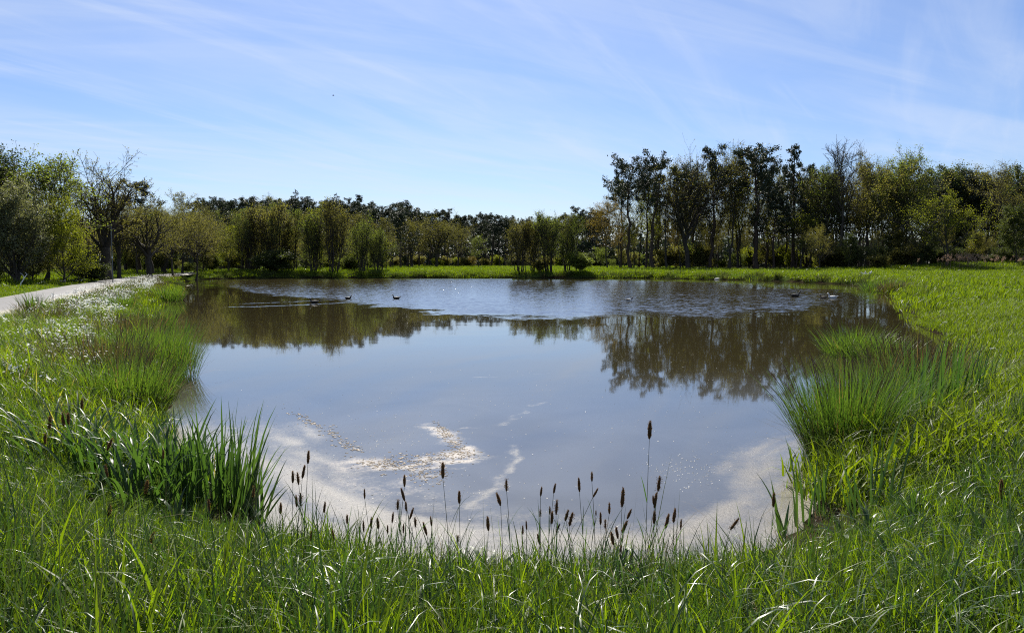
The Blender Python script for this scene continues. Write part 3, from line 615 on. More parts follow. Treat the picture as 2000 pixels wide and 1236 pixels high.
# --- trees with a look of their own: proto, name, category, label, column, distance, top row, leaves, width
HERO = [
 ('willow', 'willow_tree', 'tree', 'silvery willow at the left edge behind the road, lowest of its clump', 30, 48, 350, 'leaf_silver', 1.05),
 ('tall_leafy', 'poplar_tree', 'tree', 'tall dark-topped tree rising highest above the silvery willow left of the road', 28, 55, 280, 'leaf_dark', 1.25),
 ('tall_leafy', 'birch_tree', 'tree', 'pale green tall tree standing between the dark-topped tree and the yellow-green bush', 88, 54, 296, 'leaf_fresh', 1.35),
 ('bushy', 'field_maple', 'tree', 'yellow-green bushy tree leafed to the ground beside the road', 122, 51, 382, 'leaf_yellow', 0.85),
 ('willow', 'willow_tree', 'tree', 'grey-green willow half out of the picture at the road side', -70, 48, 330, 'leaf_silver', 1.0),
 ('bushy', 'hawthorn_bush', 'bush', 'dark green bush under the silvery willow by the road verge', 62, 51, 455, 'leaf_olive', 1.2),
 ('bushy', 'hawthorn_bush', 'bush', 'dark bush at the foot of the yellow-green tree by the road', 150, 54, 480, 'leaf_dark', 1.1),
 ('oak_bare', 'oak_tree', 'tree', 'big spreading oak with forked trunk and few leaves beside the road bend', 207, 60, 296, 'leaf_olive', 1.1),
 ('oak_bare', 'oak_tree', 'tree', 'slender dark oak just right of the big forked oak by the road', 232, 66, 372, 'leaf_olive', 0.6),
 ('oak_olive', 'oak_tree', 'tree', 'round olive-leaved oak right of the big forked oak', 290, 70, 377, 'leaf_olive', 1.05),
 ('oak_olive_b', 'oak_tree', 'tree', 'olive-leaved oak with pale flowering crown beyond the road bend', 338, 78, 388, 'leaf_olive', 0.95),
 ('pine_b', 'pine_tree', 'tree', 'dark pine showing above the round olive-leaved oak', 272, 92, 352, None, 1.4),
 ('oak_olive_b', 'oak_tree', 'tree', 'light olive tree at the far end of the left bank', 382, 86, 400, 'leaf_olive', 0.9),
 ('wood_slender', 'alder_tree', 'tree', 'half-bare slender tree among the pines beyond the road bend', 360, 100, 372, 'leaf_olive', 1.0),
 ('birch', 'birch_tree', 'tree', 'light yellow-green sapling tree on the far left bank', 446, 96, 458, 'leaf_yellow', 1.2),
 ('alder', 'alder_tree', 'tree', 'multi-stemmed alder behind the dark shore bush on the far bank', 532, 101, 396, 'leaf_olive', 1.0),
 ('shrub', 'shore_bush', 'bush', 'dark rounded bush overhanging the far water edge left of the alders', 538, 97.5, 487, 'leaf_dark', 2.0),
 ('alder_b', 'alder_tree', 'tree', 'two-tone alder with straight dark stems left of the tallest shore alder', 612, 99, 398, 'leaf_fresh', 0.95),
 ('alder', 'alder_tree', 'tree', 'tallest dark multi-stemmed alder on the far shore', 652, 98, 390, 'leaf_olive', 0.8),
 ('alder_b', 'alder_tree', 'tree', 'bright green alder at the right end of the left shore group', 706, 98, 414, 'leaf_fresh', 0.95),
 ('alder', 'alder_tree', 'tree', 'low leaning alder where the meadow begins on the far shore', 736, 99, 446, 'leaf_fresh', 0.8),
 ('alder_b', 'alder_tree', 'tree', 'sparse alder between the dark shore bush and the straight-stemmed alder', 570, 103, 415, 'leaf_olive', 0.9),
 ('alder', 'alder_tree', 'tree', 'alder left of the dark shore bush, thinly leafed', 492, 103, 402, 'leaf_olive', 0.9),
 ('round', 'oak_tree', 'tree', 'round olive tree leftmost along the meadow edge', 806, 150, 420, 'leaf_olive', 1.05),
 ('oak_olive', 'oak_tree', 'tree', 'round olive tree second along the meadow edge', 852, 155, 414, 'leaf_olive', 0.9),
 ('round', 'oak_tree', 'tree', 'lower olive tree right of the two round meadow-edge trees', 895, 158, 432, 'leaf_olive', 0.95),
 ('birch', 'hornbeam_tree', 'tree', 'small fresh green conical tree at the meadow edge before dark pines', 934, 152, 458, 'leaf_fresh', 1.3),
 ('sapling', 'beech_sapling', 'tree', 'small rusty-leaved sapling at the meadow edge left of the conical tree', 922, 156, 500, 'leaf_rust', 1.2),
 ('round', 'oak_tree', 'tree', 'olive tree above the far shore alders where the meadow starts', 768, 152, 430, 'leaf_olive', 1.0),
 ('alder', 'alder_tree', 'tree', 'leftmost alder of the stand alone on the meadow shore', 1016, 98, 428, 'leaf_olive', 0.85),
 ('alder_b', 'alder_tree', 'tree', 'dark slim alder second in the stand alone on the meadow shore', 1040, 98, 418, 'leaf_olive', 0.75),
 ('alder', 'alder_tree', 'tree', 'alder in the middle of the stand alone on the meadow shore', 1072, 97.5, 412, 'leaf_fresh', 0.85),
 ('alder_b', 'alder_tree', 'tree', 'bright green rightmost alder of the stand alone on the meadow shore', 1106, 98, 426, 'leaf_fresh', 1.0),
 ('shrub', 'shore_bush', 'bush', 'low leafy bush at the right foot of the meadow shore alders', 1132, 97, 492, 'leaf_fresh', 1.4),
 ('shrub', 'shore_bush', 'bush', 'low brown-green bush between the stems of the meadow shore alders', 1056, 97.6, 502, 'leaf_olive', 1.2),
 ('pine_b', 'pine_tree', 'tree', 'left one of two dark pines in the gap right of the meadow alders', 1127, 172, 404, None, 1.2),
 ('pine', 'pine_tree', 'tree', 'right one of two dark pines in the gap right of the meadow alders', 1156, 172, 407, None, 1.2),
 ('wood_leafy', 'beech_tree', 'tree', 'rusty orange-leaved tree at the left end of the tall right-hand wood', 1186, 116, 384, 'leaf_rust', 1.0),
 ('pine_open', 'pine_tree', 'tree', 'open-crowned pine leftmost of the tall pines on the right bank', 1232, 118, 302, None, 1.15),
 ('pine_lean', 'pine_tree', 'tree', 'leaning thick-trunked pine second from the left on the right bank', 1276, 117, 296, None, 1.15),
 ('wood_slender', 'ash_tree', 'tree', 'slender half-bare tree between the leaning pine and broad bare oak', 1304, 119, 318, 'leaf_olive', 1.1),
 ('broad_bare', 'oak_tree', 'tree', 'broad nearly bare oak with fan of fine branches in the right wood', 1345, 119, 278, 'leaf_olive', 0.9),
 ('pine_b', 'pine_tree', 'tree', 'narrow dark pine just right of the broad nearly bare oak', 1388, 121, 285, None, 0.95),
 ('wood_leafy_b', 'lime_tree', 'tree', 'pale leafy tall tree between two dark pines in the right wood', 1424, 120, 279, 'leaf_olive', 0.85),
 ('pine', 'pine_tree', 'tree', 'densest dark pine with thick trunk in the right wood', 1478, 118, 282, None, 1.25),
 ('pine_c', 'pine_tree', 'tree', 'short bushy dark pine right of the densest tall pine', 1512, 117, 372, None, 1.2),
 ('spruce', 'spruce_tree', 'tree', 'spire-shaped spruce with drooping tiers standing above the right wood', 1549, 121, 284, None, 1.0),
 ('birch', 'maple_sapling', 'tree', 'bright yellow-green young tree under the spire-shaped spruce', 1565, 115, 412, 'leaf_yellow', 1.6),
 ('wood_slender', 'birch_tree', 'tree', 'thin weeping birch left of the tall bare poplar', 1604, 117, 316, 'leaf_fresh', 0.9),
 ('poplar_bare', 'poplar_tree', 'tree', 'tall bare poplar with fine twigs above the right wood', 1643, 114, 273, None, 0.85),
 ('wood_leafy', 'oak_tree', 'tree', 'leafy tree just right of the tall bare poplar', 1690, 118, 296, 'leaf_olive', 0.85),
 ('wood_leafy', 'oak_tree', 'tree', 'large fresh-leaved oak with highest crown right of the bare poplar', 1765, 113, 285, 'leaf_fresh', 1.0),
 ('ivy', 'ivy_clad_tree', 'tree', 'dark ivy-clad tree inside the large fresh-leaved oak', 1735, 116, 345, 'leaf_dark', 1.0),
 ('oak_lean', 'oak_tree', 'tree', 'oak leaning right with feathery limbs beside the large fresh-leaved oak', 1800, 112, 303, 'leaf_olive', 0.9),
 ('wood_wide', 'oak_tree', 'tree', 'wide-limbed yellow-olive oak reaching low over the right field', 1850, 104, 372, 'leaf_yellow', 1.1),
 ('wood_leafy_b', 'oak_tree', 'tree', 'feathery half-bare tree near the right edge of the picture', 1955, 110, 312, 'leaf_olive', 1.15),
 ('ivy', 'ivy_clad_tree', 'tree', 'dark ivy-clad tree at the right edge of the picture', 1985, 104, 400, 'leaf_dark', 1.2),
 ('wood_wide', 'oak_tree', 'tree', 'wide olive tree partly cut off by the right edge', 2040, 106, 350, 'leaf_olive', 0.9),
 ('pine_c', 'pine_tree', 'tree', 'dark pine top showing behind the wide-limbed yellow-olive oak', 1880, 126, 334, None, 1.2),
 ('pine_c', 'pine_tree', 'tree', 'dark pine top between the leaning oak and feathery right-edge tree', 1912, 128, 340, None, 1.2),
 ('larch', 'larch_tree', 'tree', 'bare spire-topped larch tallest above the left pine skyline', 578, 150, 371, None, 1.2),
 ('larch', 'larch_tree', 'tree', 'thin larch tip above the tallest shore alder', 660, 152, 379, None, 1.3),
 ('spruce', 'spruce_tree', 'tree', 'spiky spruce tip right of the thin larch tip', 702, 150, 381, None, 1.1),
 ('spruce', 'spruce_tree', 'tree', 'dark small spruce tip right of the spiky spruce', 728, 150, 394, None, 1.0),
 ('wood_slender', 'birch_tree', 'tree', 'bare-topped birch poking from the left pine skyline', 528, 146, 380, 'leaf_olive', 1.0),
 ('pine', 'pine_tree', 'tree', 'round-headed pine standing out above the pine skyline near the middle', 794, 168, 392, None, 1.4),
 ('pine', 'pine_tree', 'tree', 'dark flat-topped pine right of the bare larch spire', 604, 148, 385, None, 1.25),
]
for h in HERO: tree(*h[:8], wide=h[8], rot=0.0 if h[3].startswith('big spreading oak') else None)

# --- the rest of the wood: each tree on its own, alike ones share a label true of them all
ROWS = []
def row(n, px0, px1, d0, d1, top0, top1, kinds, name, cat, label, group, jit=10, wide=(0.95, 1.25), topfn=None):
    for k in range(n):
        px = px0 + (px1 - px0) * (k + 0.5 + random.uniform(-.35, .35)) / n
        f = (px - px0) / (px1 - px0); d = random.uniform(d0, d1)
        top = (top0 + (top1 - top0) * f if topfn is None else topfn(px)) + random.uniform(-jit, jit)
        pk, lm = random.choice(kinds)
        ROWS.append((group, px, tree(pk, name, cat, label, px, d, top, lm, group, random.uniform(*wide)), label))
def skyl(px): return float(np.interp(px, [240, 400, 460, 560, 700, 790, 860, 940, 1030, 1110, 1200], [378, 388, 389, 390, 395, 402, 413, 420, 430, 420, 414]))
PN = [('pine', None), ('pine_b', None), ('pine_c', None)]
row(22, 385, 790, 132, 148, 0, 0, PN, 'pine_tree', 'tree', 'dark pine in the skyline behind the far shore alders', 'pines behind the far shore alders', 7, topfn=skyl)
row(18, 380, 800, 150, 172, 0, 0, PN, 'pine_tree', 'tree', 'dark pine deep in the wood behind the far shore alders', 'pines deep behind the alders', 9, topfn=lambda p: skyl(p) + 6)
row(24, 780, 1180, 168, 182, 0, 0, PN, 'pine_tree', 'tree', 'dark pine in the even row behind the meadow', 'pines behind the meadow', 6, topfn=skyl)
row(20, 770, 1190, 188, 215, 0, 0, PN, 'pine_tree', 'tree', 'dark pine in the back row beyond the meadow', 'pines in the back row beyond the meadow', 7, topfn=lambda p: skyl(p) + 6)
OL = [('oak_olive', 'leaf_olive'), ('round', 'leaf_olive'), ('oak_olive_b', 'leaf_fresh'), ('birch', 'leaf_fresh')]
row(16, 395, 760, 108, 126, 448, 452, OL + [('alder', 'leaf_olive'), ('alder_b', 'leaf_olive')], 'oak_tree', 'tree', 'small olive-leaved tree between the far shore alders and the pines', 'small trees behind the far shore alders', 16)
row(11, 260, 420, 88, 116, 398, 408, OL, 'oak_tree', 'tree', 'olive-leaved tree standing back from the road bend', 'trees beyond the road bend', 12)
row(9, 130, 330, 80, 110, 425, 405, [('oak_olive', 'leaf_olive'), ('wood_slender', 'leaf_olive'), ('oak_olive_b', 'leaf_olive')], 'forest_tree', 'tree', 'olive tree in the wood behind the big forked oak', 'trees behind the big forked oak', 12)
row(7, -200, 55, 60, 72, 330, 340, [('bushy', 'leaf_olive'), ('oak_olive', 'leaf_olive'), ('tall_leafy', 'leaf_olive')], 'forest_tree', 'tree', 'leafy tree behind the willows at the left edge', 'trees behind the willows', 22)
row(8, -560, -80, 44, 60, 300, 300, [('bushy', 'leaf_fresh'), ('oak_olive', 'leaf_olive'), ('tall_leafy', 'leaf_olive')], 'forest_tree', 'tree', 'leafy tree along the road before the willows', 'trees along the near road', 20)
row(9, 1180, 1560, 126, 134, 440, 430, [('wood_leafy', 'leaf_olive'), ('wood_slender', 'leaf_olive'), ('wood_leafy_b', 'leaf_rust')], 'understorey_tree', 'tree', 'low thinly leafed tree under the tall pines of the right wood', 'low trees under the right pines', 20, (0.7, 1.0))
row(12, 1195, 1580, 134, 152, 425, 405, [('wood_slender', 'leaf_olive'), ('pine_open', None), ('wood_slender', 'leaf_fresh'), ('pine_b', None)], 'forest_tree', 'tree', 'slim tree seen between the trunks of the right wood', 'slim trees inside the right wood', 25, (0.8, 1.0))
row(9, 1200, 1590, 121, 131, 318, 318, [('pine_b', None), ('pine_open', None), ('pine', None)], 'pine_tree', 'tree', 'slim tall pine crowded among the big trees of the right wood', 'slim pines of the right wood', 18, (0.62, 0.8))
row(13, 1230, 1600, 128, 142, 372, 350, [('wood_leafy_b', 'leaf_olive'), ('wood_slender', 'leaf_olive'), ('wood_leafy', 'leaf_olive')], 'forest_tree', 'tree', 'thinly leafed tree filling the right wood', 'thin trees filling the right wood', 30, (0.7, 0.95))
row(6, 1195, 1600, 122, 130, 340, 335, [('wood_slender', 'leaf_olive'), ('pine_b', None), ('pine_open', None)], 'forest_tree', 'tree', 'narrow tree crowded among the tall pines of the right wood', 'narrow trees in the right wood', 25, (0.7, 0.9))
row(21, 1565, 2080, 118, 134, 328, 338, [('wood_leafy', 'leaf_olive'), ('ivy', 'leaf_dark'), ('pine_c', None), ('wood_leafy_b', 'leaf_olive'), ('pine', None)], 'forest_tree', 'tree', 'tree in the dense dark wood behind the right field', 'trees in the dense right wood', 14, (0.9, 1.1))
row(14, 1580, 2100, 136, 160, 365, 370, PN + [('ivy', 'leaf_dark')], 'forest_tree', 'tree', 'dark tree deep in the wood behind the right field', 'trees deep in the right wood', 14)
row(10, 1590, 2060, 106, 113, 440, 450, [('wood_wide', 'leaf_olive'), ('ivy', 'leaf_olive'), ('ivy', 'leaf_dark'), ('wood_slender', 'leaf_olive')], 'understorey_tree', 'tree', 'low olive tree along the front of the dense right wood', 'low trees fronting the right wood', 14, (0.8, 1.1))
row(10, 2120, 2900, 70, 110, 330, 300, [('wood_leafy', 'leaf_olive'), ('wood_wide', 'leaf_fresh'), ('pine', None)], 'forest_tree', 'tree', 'tree of the wood further along the right field', 'trees further right', 14)
row(16, 1210, 1720, 117, 126, 395, 380, [('wood_slender', 'leaf_olive'), ('wood_slender', 'leaf_yellow'), ('pine_open', None)], 'understorey_tree', 'tree', 'dark slim trunk with thin crown in the front of the right wood', 'slim trunks fronting the right wood', 30, (0.75, 0.95))
row(12, 400, 760, 101, 110, 450, 455, [('alder', 'leaf_yellow'), ('birch', 'leaf_fresh'), ('birch', 'leaf_yellow')], 'understorey_tree', 'tree', 'thin young tree with bright leaves behind the far shore alders', 'young trees behind the far shore alders', 16, (0.8, 1.1))
SL = [('wood_slender', 'leaf_fresh'), ('wood_slender', 'leaf_olive'), ('wood_slender', 'leaf_yellow'), ('wood_leafy_b', 'leaf_olive')]
row(17, 462, 765, 99, 106, 408, 428, SL, 'alder_tree', 'tree', 'slender alder in the continuous far shore stand', 'slender alders of the far shore', 15, (0.8, 1.1))
row(6, 1000, 1130, 97.6, 100, 428, 424, SL[:2], 'alder_tree', 'tree', 'slender stem in the lone alder stand', 'slender alders of the lone stand', 10, (0.6, 0.8))
row(10, 400, 560, 108, 122, 405, 400, SL + [('pine_b', None)], 'forest_tree', 'tree', 'slim tree before the left pines', 'slim trees before the left pines', 12, (0.8, 1.0))
# brushwood under the trees
row(24, 390, 760, 101, 128, 500, 505, [('sapling', 'leaf_yellow'), ('shrub', 'leaf_fresh'), ('sapling', 'leaf_fresh'), ('shrub', 'leaf_olive')], 'undergrowth_shrub', 'shrub', 'bright green undergrowth shrub between the far shore stems', 'undergrowth behind the far shore', 16, (1.0, 1.6))
row(16, 220, 420, 88, 108, 494, 502, [('sapling', 'leaf_olive'), ('shrub', 'leaf_fresh'), ('sapling', 'leaf_fresh')], 'undergrowth_shrub', 'shrub', 'green undergrowth shrub between trunks beyond the road', 'undergrowth beyond the road', 14, (1.0, 1.5))
row(18, 760, 1200, 160, 180, 500, 500, [('shrub', 'leaf_yellow'), ('shrub', 'leaf_olive'), ('sapling', 'leaf_dark')], 'undergrowth_shrub', 'shrub', 'low shrub along the far edge of the meadow', 'undergrowth at the meadow edge', 8, (1.2, 1.8))
row(28, 1170, 1640, 122, 142, 492, 490, [('sapling', 'leaf_olive'), ('shrub', 'leaf_yellow'), ('shrub', 'leaf_olive'), ('sapling', 'leaf_fresh')], 'undergrowth_shrub', 'shrub', 'spindly shrub between the trunks of the right wood', 'undergrowth of the right wood', 18, (0.9, 1.5))
row(22, 1620, 2060, 104, 116, 492, 490, [('shrub', 'leaf_dark'), ('shrub', 'leaf_olive'), ('sapling', 'leaf_dark')], 'undergrowth_shrub', 'shrub', 'dark shrub at the foot of the dense right wood', 'undergrowth of the dense right wood', 12, (1.3, 2.0))
row(9, -60, 190, 54, 66, 500, 505, [('shrub', 'leaf_olive'), ('shrub', 'leaf_dark'), ('sapling', 'leaf_olive')], 'undergrowth_shrub', 'shrub', 'shrub at the foot of the trees left of the road', 'undergrowth left of the road', 14, (1.3, 1.9))

LAND = [(-10, 'the left picture edge'), (62, 'the silvery willow'), (122, 'the yellow-green roadside tree'), (207, 'the big forked oak'), (290, 'the round olive oak'), (382, 'the last left-bank oak'), (446, 'the yellow-green sapling'), (538, 'the dark shore bush'),
        (578, 'the bare larch spire'), (652, 'the tallest shore alder'), (702, 'the spiky spruce tip'), (794, 'the round-headed pine'), (852, 'the second meadow-edge oak'), (934, 'the small conical tree'), (1016, 'the lone alder stand'), (1127, 'the paired pines'),
        (1186, 'the rusty tree'), (1232, 'the open-crowned pine'), (1276, 'the leaning pine'), (1345, 'the broad bare oak'), (1424, 'the pale leafy tree'), (1478, 'the densest dark pine'), (1549, 'the spruce spire'), (1643, 'the bare poplar'), (1765, 'the fresh-leaved oak'), (1850, 'the wide-limbed oak'), (1955, 'the feathery tree')]
SHORT = {'slender alders of the far shore': 'slender alder on the far shore', 'slender alders of the lone stand': 'slender stem in the meadow shore stand', 'slim trees before the left pines': 'slim tree before the left pines', 'pines behind the far shore alders': 'skyline pine behind the shore alders', 'pines deep behind the alders': 'pine deep behind the shore alders', 'pines behind the meadow': 'pine in the row behind the meadow', 'pines in the back row beyond the meadow': 'back-row pine beyond the meadow',
         'small trees behind the far shore alders': 'small olive tree behind the shore alders', 'trees beyond the road bend': 'olive tree beyond the road bend', 'trees behind the big forked oak': 'olive tree behind the roadside oaks', 'trees behind the willows': 'leafy tree behind the willows',
         'low trees under the right pines': 'low thin tree under the tall pines', 'slim trees inside the right wood': 'slim tree deep inside the right wood', 'thin trees filling the right wood': 'thinly leafed tree filling the wood', 'slim pines of the right wood': 'slim tall pine in the right wood', 'narrow trees in the right wood': 'narrow tree crowded into the right wood',
         'trees in the dense right wood': 'tree in the dense right wood', 'trees deep in the right wood': 'dark tree deep in the right wood', 'low trees fronting the right wood': 'low olive tree fronting the dense wood', 'slim trunks fronting the right wood': 'dark slim trunk fronting the wood',
         'young trees behind the far shore alders': 'bright young tree behind the shore alders', 'undergrowth behind the far shore': 'bright shrub between far shore stems', 'undergrowth beyond the road': 'green shrub beyond the road', 'undergrowth at the meadow edge': 'low shrub at the meadow edge',
         'undergrowth of the right wood': 'spindly shrub between right wood trunks', 'undergrowth of the dense right wood': 'dark shrub under the dense wood', 'undergrowth left of the road': 'shrub left of the road'}
ORD = ['first', 'second', 'third', 'fourth', 'fifth', 'sixth', 'seventh', 'eighth', 'ninth', 'tenth', 'eleventh', 'twelfth']
_n = {}
for g, px, o, lab in sorted(ROWS, key=lambda r: (r[0], r[1])):
    if g not in SHORT or px < -10 or px > 2010: continue
    lm = [n for q, n in LAND if q <= px][-1]; k = _n.get((g, lm), 0); _n[(g, lm)] = k + 1
    o['label'] = '%s, %s to the right of %s' % (SHORT[g], ORD[k], lm)

# a far-off wood that closes the view between the trunks
def far_wood():
    rng = np.random.default_rng(77); n = 200000
    ang = rng.uniform(-0.95, 0.95, n); d = rng.uniform(216, 250, n); x = np.tan(ang) * d
    right = (x > 18) & (rng.random(n) < 0.75); d = np.where(right, rng.uniform(166, 196, n), d); x = np.tan(ang) * d
    top = 9.3 + 3.2 * vnoise(x * 0.12, d * 0.12, 5) + 2 * vnoise(x * 0.5, d * 0.5, 6)
    top = np.where(right, top * 0.5, top)
    z = 0.4 + top * rng.random(n) ** 1.15
    c = np.stack([x, d, z], 1); a = unit(rng.normal(0, 1, (n, 3))); b = unit(np.cross(a, rng.normal(0, 1, (n, 3)))); s = rng.uniform(0.20, 0.52, n)[:, None]
    V = np.stack([c - a * s, c + b * s * .7, c + a * s, c - b * s * .7], 1).reshape(-1, 3)
    mb = MB().add(V, np.arange(4 * n).reshape(n, 4), a=np.repeat(rng.random(n), 4))
    m_ = 500; ang = rng.uniform(-0.95, 0.95, m_); d = rng.uniform(200, 225, m_); x = np.tan(ang) * d
    P = np.stack([np.stack([x + k * rng.normal(0, .3, m_), d, 0.3 + 11 * k / 3 + 0 * x], 1) for k in range(4)], 1)
    V, q = tubes(P, np.tile(np.linspace(0.2, 0.08, 4), (m_, 1)), 4); mb.add(V, q)
    link('distant_wood', mb.mesh('distant_wood', [M['needle']], False), kind='stuff', label='distant dark wood closing the view between the trunks')
far_wood()

# ---------------------------------------------------------------- grass and other ground cover
def blades(rng, n, radius, L, width, bend=(0.2, 0.9), tilt=0.25, segs=4, lean=(0, 0), patch='disc', wtaper=1.0, out=0.0, Lsd=0.25):
    """n grass blades: V, quads, tris, rnd"""
    if patch == 'disc':
        r = radius * np.sqrt(rng.random(n)); th = rng.random(n) * 6.283
        x0, y0 = r * np.cos(th), r * np.sin(th)
    else: x0, y0 = rng.uniform(-radius, radius, n), rng.uniform(-radius, radius, n)
    az = rng.random(n) * 6.283
    if out:
        ao = np.arctan2(y0, x0); az = np.where(rng.random(n) < 0.85, ao + rng.normal(0, 0.5, n), az)
    ln = L * np.clip(rng.normal(1, Lsd, n), 0.35, 1.7)
    t0 = np.abs(rng.normal(0, tilt, n)) + (out * np.hypot(x0, y0) / max(radius, 1e-6))
    bd = rng.uniform(*bend, n); wd = width * rng.uniform(0.7, 1.3, n)
    dirh = np.stack([np.cos(az) , np.sin(az), np.zeros(n)], 1) + np.array([lean[0], lean[1], 0])
    side = unit(np.stack([-np.sin(az) + rng.normal(0, .5, n), np.cos(az) + rng.normal(0, .5, n), np.zeros(n)], 1))
    p = np.stack([x0, y0, np.full(n, -0.02)], 1); rows = []
    for k in range(segs + 1):
        f = k / segs
        rows.append((p.copy(), wd * (1 - f ** 2 * wtaper) * (0.75 + 0.5 * min(f * 2, 1) * (1 - f))))
        th = t0 + bd * (f + 0.5 / segs) ** 1.6 * 1.5
        p = p + (np.sin(th)[:, None] * dirh + np.cos(th)[:, None] * [0, 0, 1]) * (ln / segs)[:, None]
    V = []
    for k, (c, w) in enumerate(rows):
        if k < segs: V += [c - side * w[:, None] / 2, c + side * w[:, None] / 2]
        else: V.append(c)
    V = np.stack(V, 1); m_ = V.shape[1]; base = (np.arange(n) * m_)[:, None]
    q = np.concatenate([base + np.array([2 * k, 2 * k + 1, 2 * k + 3, 2 * k + 2]) for k in range(segs - 1)])
    tr = base + np.array([2 * segs - 2, 2 * segs - 1, 2 * segs])
    return V.reshape(-1, 3), q, tr, np.repeat(rng.random(n), m_)

def tuft(name, mat, seed, *parts):
    mb = MB(); rng = np.random.default_rng(seed)
    for kw in parts:
        V, q, tr, a = blades(rng, **kw); mb.add(V, q, tr, a=a)
    return mb.mesh(name, [mat])

SRC = 0
def scatter(name, label, pts, meshes, scale, seed=0, tilt=0.12, weights=None):
    """one ground-cover object: a point on the ground for each tuft, tufts set on the points by geometry nodes"""
    global SRC
    rng = np.random.default_rng(seed); n = len(pts); SRC += 1
    src = bpy.data.collections.new('%s_tufts' % name)
    for k, me in enumerate(meshes): src.objects.link(bpy.data.objects.new('%s_tuft_%02d' % (name, k), me))
    me = bpy.data.meshes.new(name); me.vertices.add(n); me.vertices.foreach_set('co', np.asarray(pts, np.float32).ravel())
    at = me.attributes.new('rot', 'FLOAT_VECTOR', 'POINT')
    at.data.foreach_set('vector', np.stack([rng.normal(0, tilt, n), rng.normal(0, tilt, n), rng.random(n) * 6.283], 1).astype(np.float32).ravel())
    s = np.asarray(scale) * rng.uniform(0.75, 1.25, n)
    at = me.attributes.new('scl', 'FLOAT_VECTOR', 'POINT'); at.data.foreach_set('vector', np.stack([s, s, s * rng.uniform(0.85, 1.2, n)], 1).astype(np.float32).ravel())
    at = me.attributes.new('pick', 'INT', 'POINT'); at.data.foreach_set('value', rng.choice(len(meshes), n, p=weights).astype(np.int32))
    o = link(name, me, kind='stuff', label=label)
    ng = bpy.data.node_groups.new('%s_scatter' % name, 'GeometryNodeTree')
    ng.interface.new_socket('Geometry', in_out='INPUT', socket_type='NodeSocketGeometry'); ng.interface.new_socket('Geometry', in_out='OUTPUT', socket_type='NodeSocketGeometry')
    gi = ng.nodes.new('NodeGroupInput'); go = ng.nodes.new('NodeGroupOutput')
    ci = ng.nodes.new('GeometryNodeCollectionInfo'); ci.inputs['Collection'].default_value = src; ci.inputs['Separate Children'].default_value = True; ci.inputs['Reset Children'].default_value = True
    ip = ng.nodes.new('GeometryNodeInstanceOnPoints'); ip.inputs['Pick Instance'].default_value = True
    def na(nm, typ):
        nd = ng.nodes.new('GeometryNodeInputNamedAttribute'); nd.data_type = typ; nd.inputs['Name'].default_value = nm
        return next(s_ for s_ in nd.outputs if s_.enabled and s_.name == 'Attribute')
    L = ng.links.new
    L(gi.outputs[0], ip.inputs['Points']); L(ci.outputs[0], ip.inputs['Instance']); L(na('pick', 'INT'), ip.inputs['Instance Index'])
    L(na('rot', 'FLOAT_VECTOR'), ip.inputs['Rotation']); L(na('scl', 'FLOAT_VECTOR'), ip.inputs['Scale']); L(ip.outputs[0], go.inputs[0])
    md = o.modifiers.new('scatter', 'NODES'); md.node_group = ng
    return o

rng0 = np.random.default_rng(100)
CLUMPS = [(x_at(px, d), d, r) for px, d, r in ((425, 6.9, .5), (370, 7.1, .45), (470, 6.7, .35), (300, 7.0, .5), (215, 7.2, .55), (130, 7.4, .5), (260, 6.4, .4), (350, 6.5, .4), (1600, 6.6, .45), (1650, 8.6, .7), (440, 6.2, .5), (330, 6.0, .5), (1560, 6.0, .45))]
def short_near(P):
    k = np.ones(len(P))
    for x, y, r in CLUMPS: k = np.minimum(k, 0.45 + 0.55 * smoothstep(r * 0.7, r * 1.8, np.hypot(P[:, 0] - x, P[:, 1] - y)))
    return k
def region(n, xr, yr, smin=0.05, keep=None, seed=1, road=True):
    r = np.random.default_rng(seed)
    x = r.uniform(*xr, n); y = r.uniform(*yr, n)
    ok = np.abs(x) < 0.70 * y + 2.0                      # only ground the photograph could see
    x, y = x[ok], y[ok]; s = pond_sd(x, y); ok = s > smin
    if road: ok &= seg_dist(x, y, rc[:-1], rc[1:]) > RW + 0.1
    if keep is not None: ok &= keep(x, y, s) > r.random(len(x))
    x, y, s = x[ok], y[ok], s[ok]
    return np.stack([x, y, ground_z(x, y, s)], 1), s

near_t = [tuft('near_tuft', M[('grass', 'grass', 'dark_grass', 'meadow', 'grass')[k]], 200 + k,
    dict(n=(9, 13, 10, 8, 5)[k], radius=0.09, L=(0.33, 0.30, 0.38, 0.30, 0.44)[k], width=(0.011, 0.0085, 0.0095, 0.011, 0.013)[k], bend=(0.1, 1.0), tilt=0.27, segs=5),
    dict(n=11, radius=0.12, L=0.19, width=0.0085, bend=(0.1, 1.2), tilt=0.5, segs=3)) for k in range(5)]
arch_t = [tuft('arching_tuft', M['iris'], 230 + k,
    dict(n=7, radius=0.06, L=0.48, width=0.012, bend=(0.9, 1.7), tilt=0.25, segs=7, Lsd=0.2),
    dict(n=8, radius=0.06, L=0.33, width=0.010, bend=(0.3, 1.2), tilt=0.25, segs=5)) for k in range(4)]
pts, s = region(16000, (-6.5, 6.5), (1.9, 9.0), 0.03, seed=11)
hs = (0.35 + 1.3 * fbm(pts[:, 0] * 1.5, pts[:, 1] * 1.5, 41, 3)) * (0.58 + 0.42 * smoothstep(0.2, 2.5, s))
scatter('grass', 'dense green grass on the near bank', pts, near_t, hs * 0.88 * short_near(pts), 1)
pts, s = region(3600, (-6.5, 6.5), (2.2, 9.0), 0.05, seed=12, keep=lambda x, y, s: np.clip(0.25 + 1.2 * (fbm(x * 0.8, y * 0.8, 43) - 0.4) + 0.35 * smoothstep(0.5, 3, x), 0, 1))
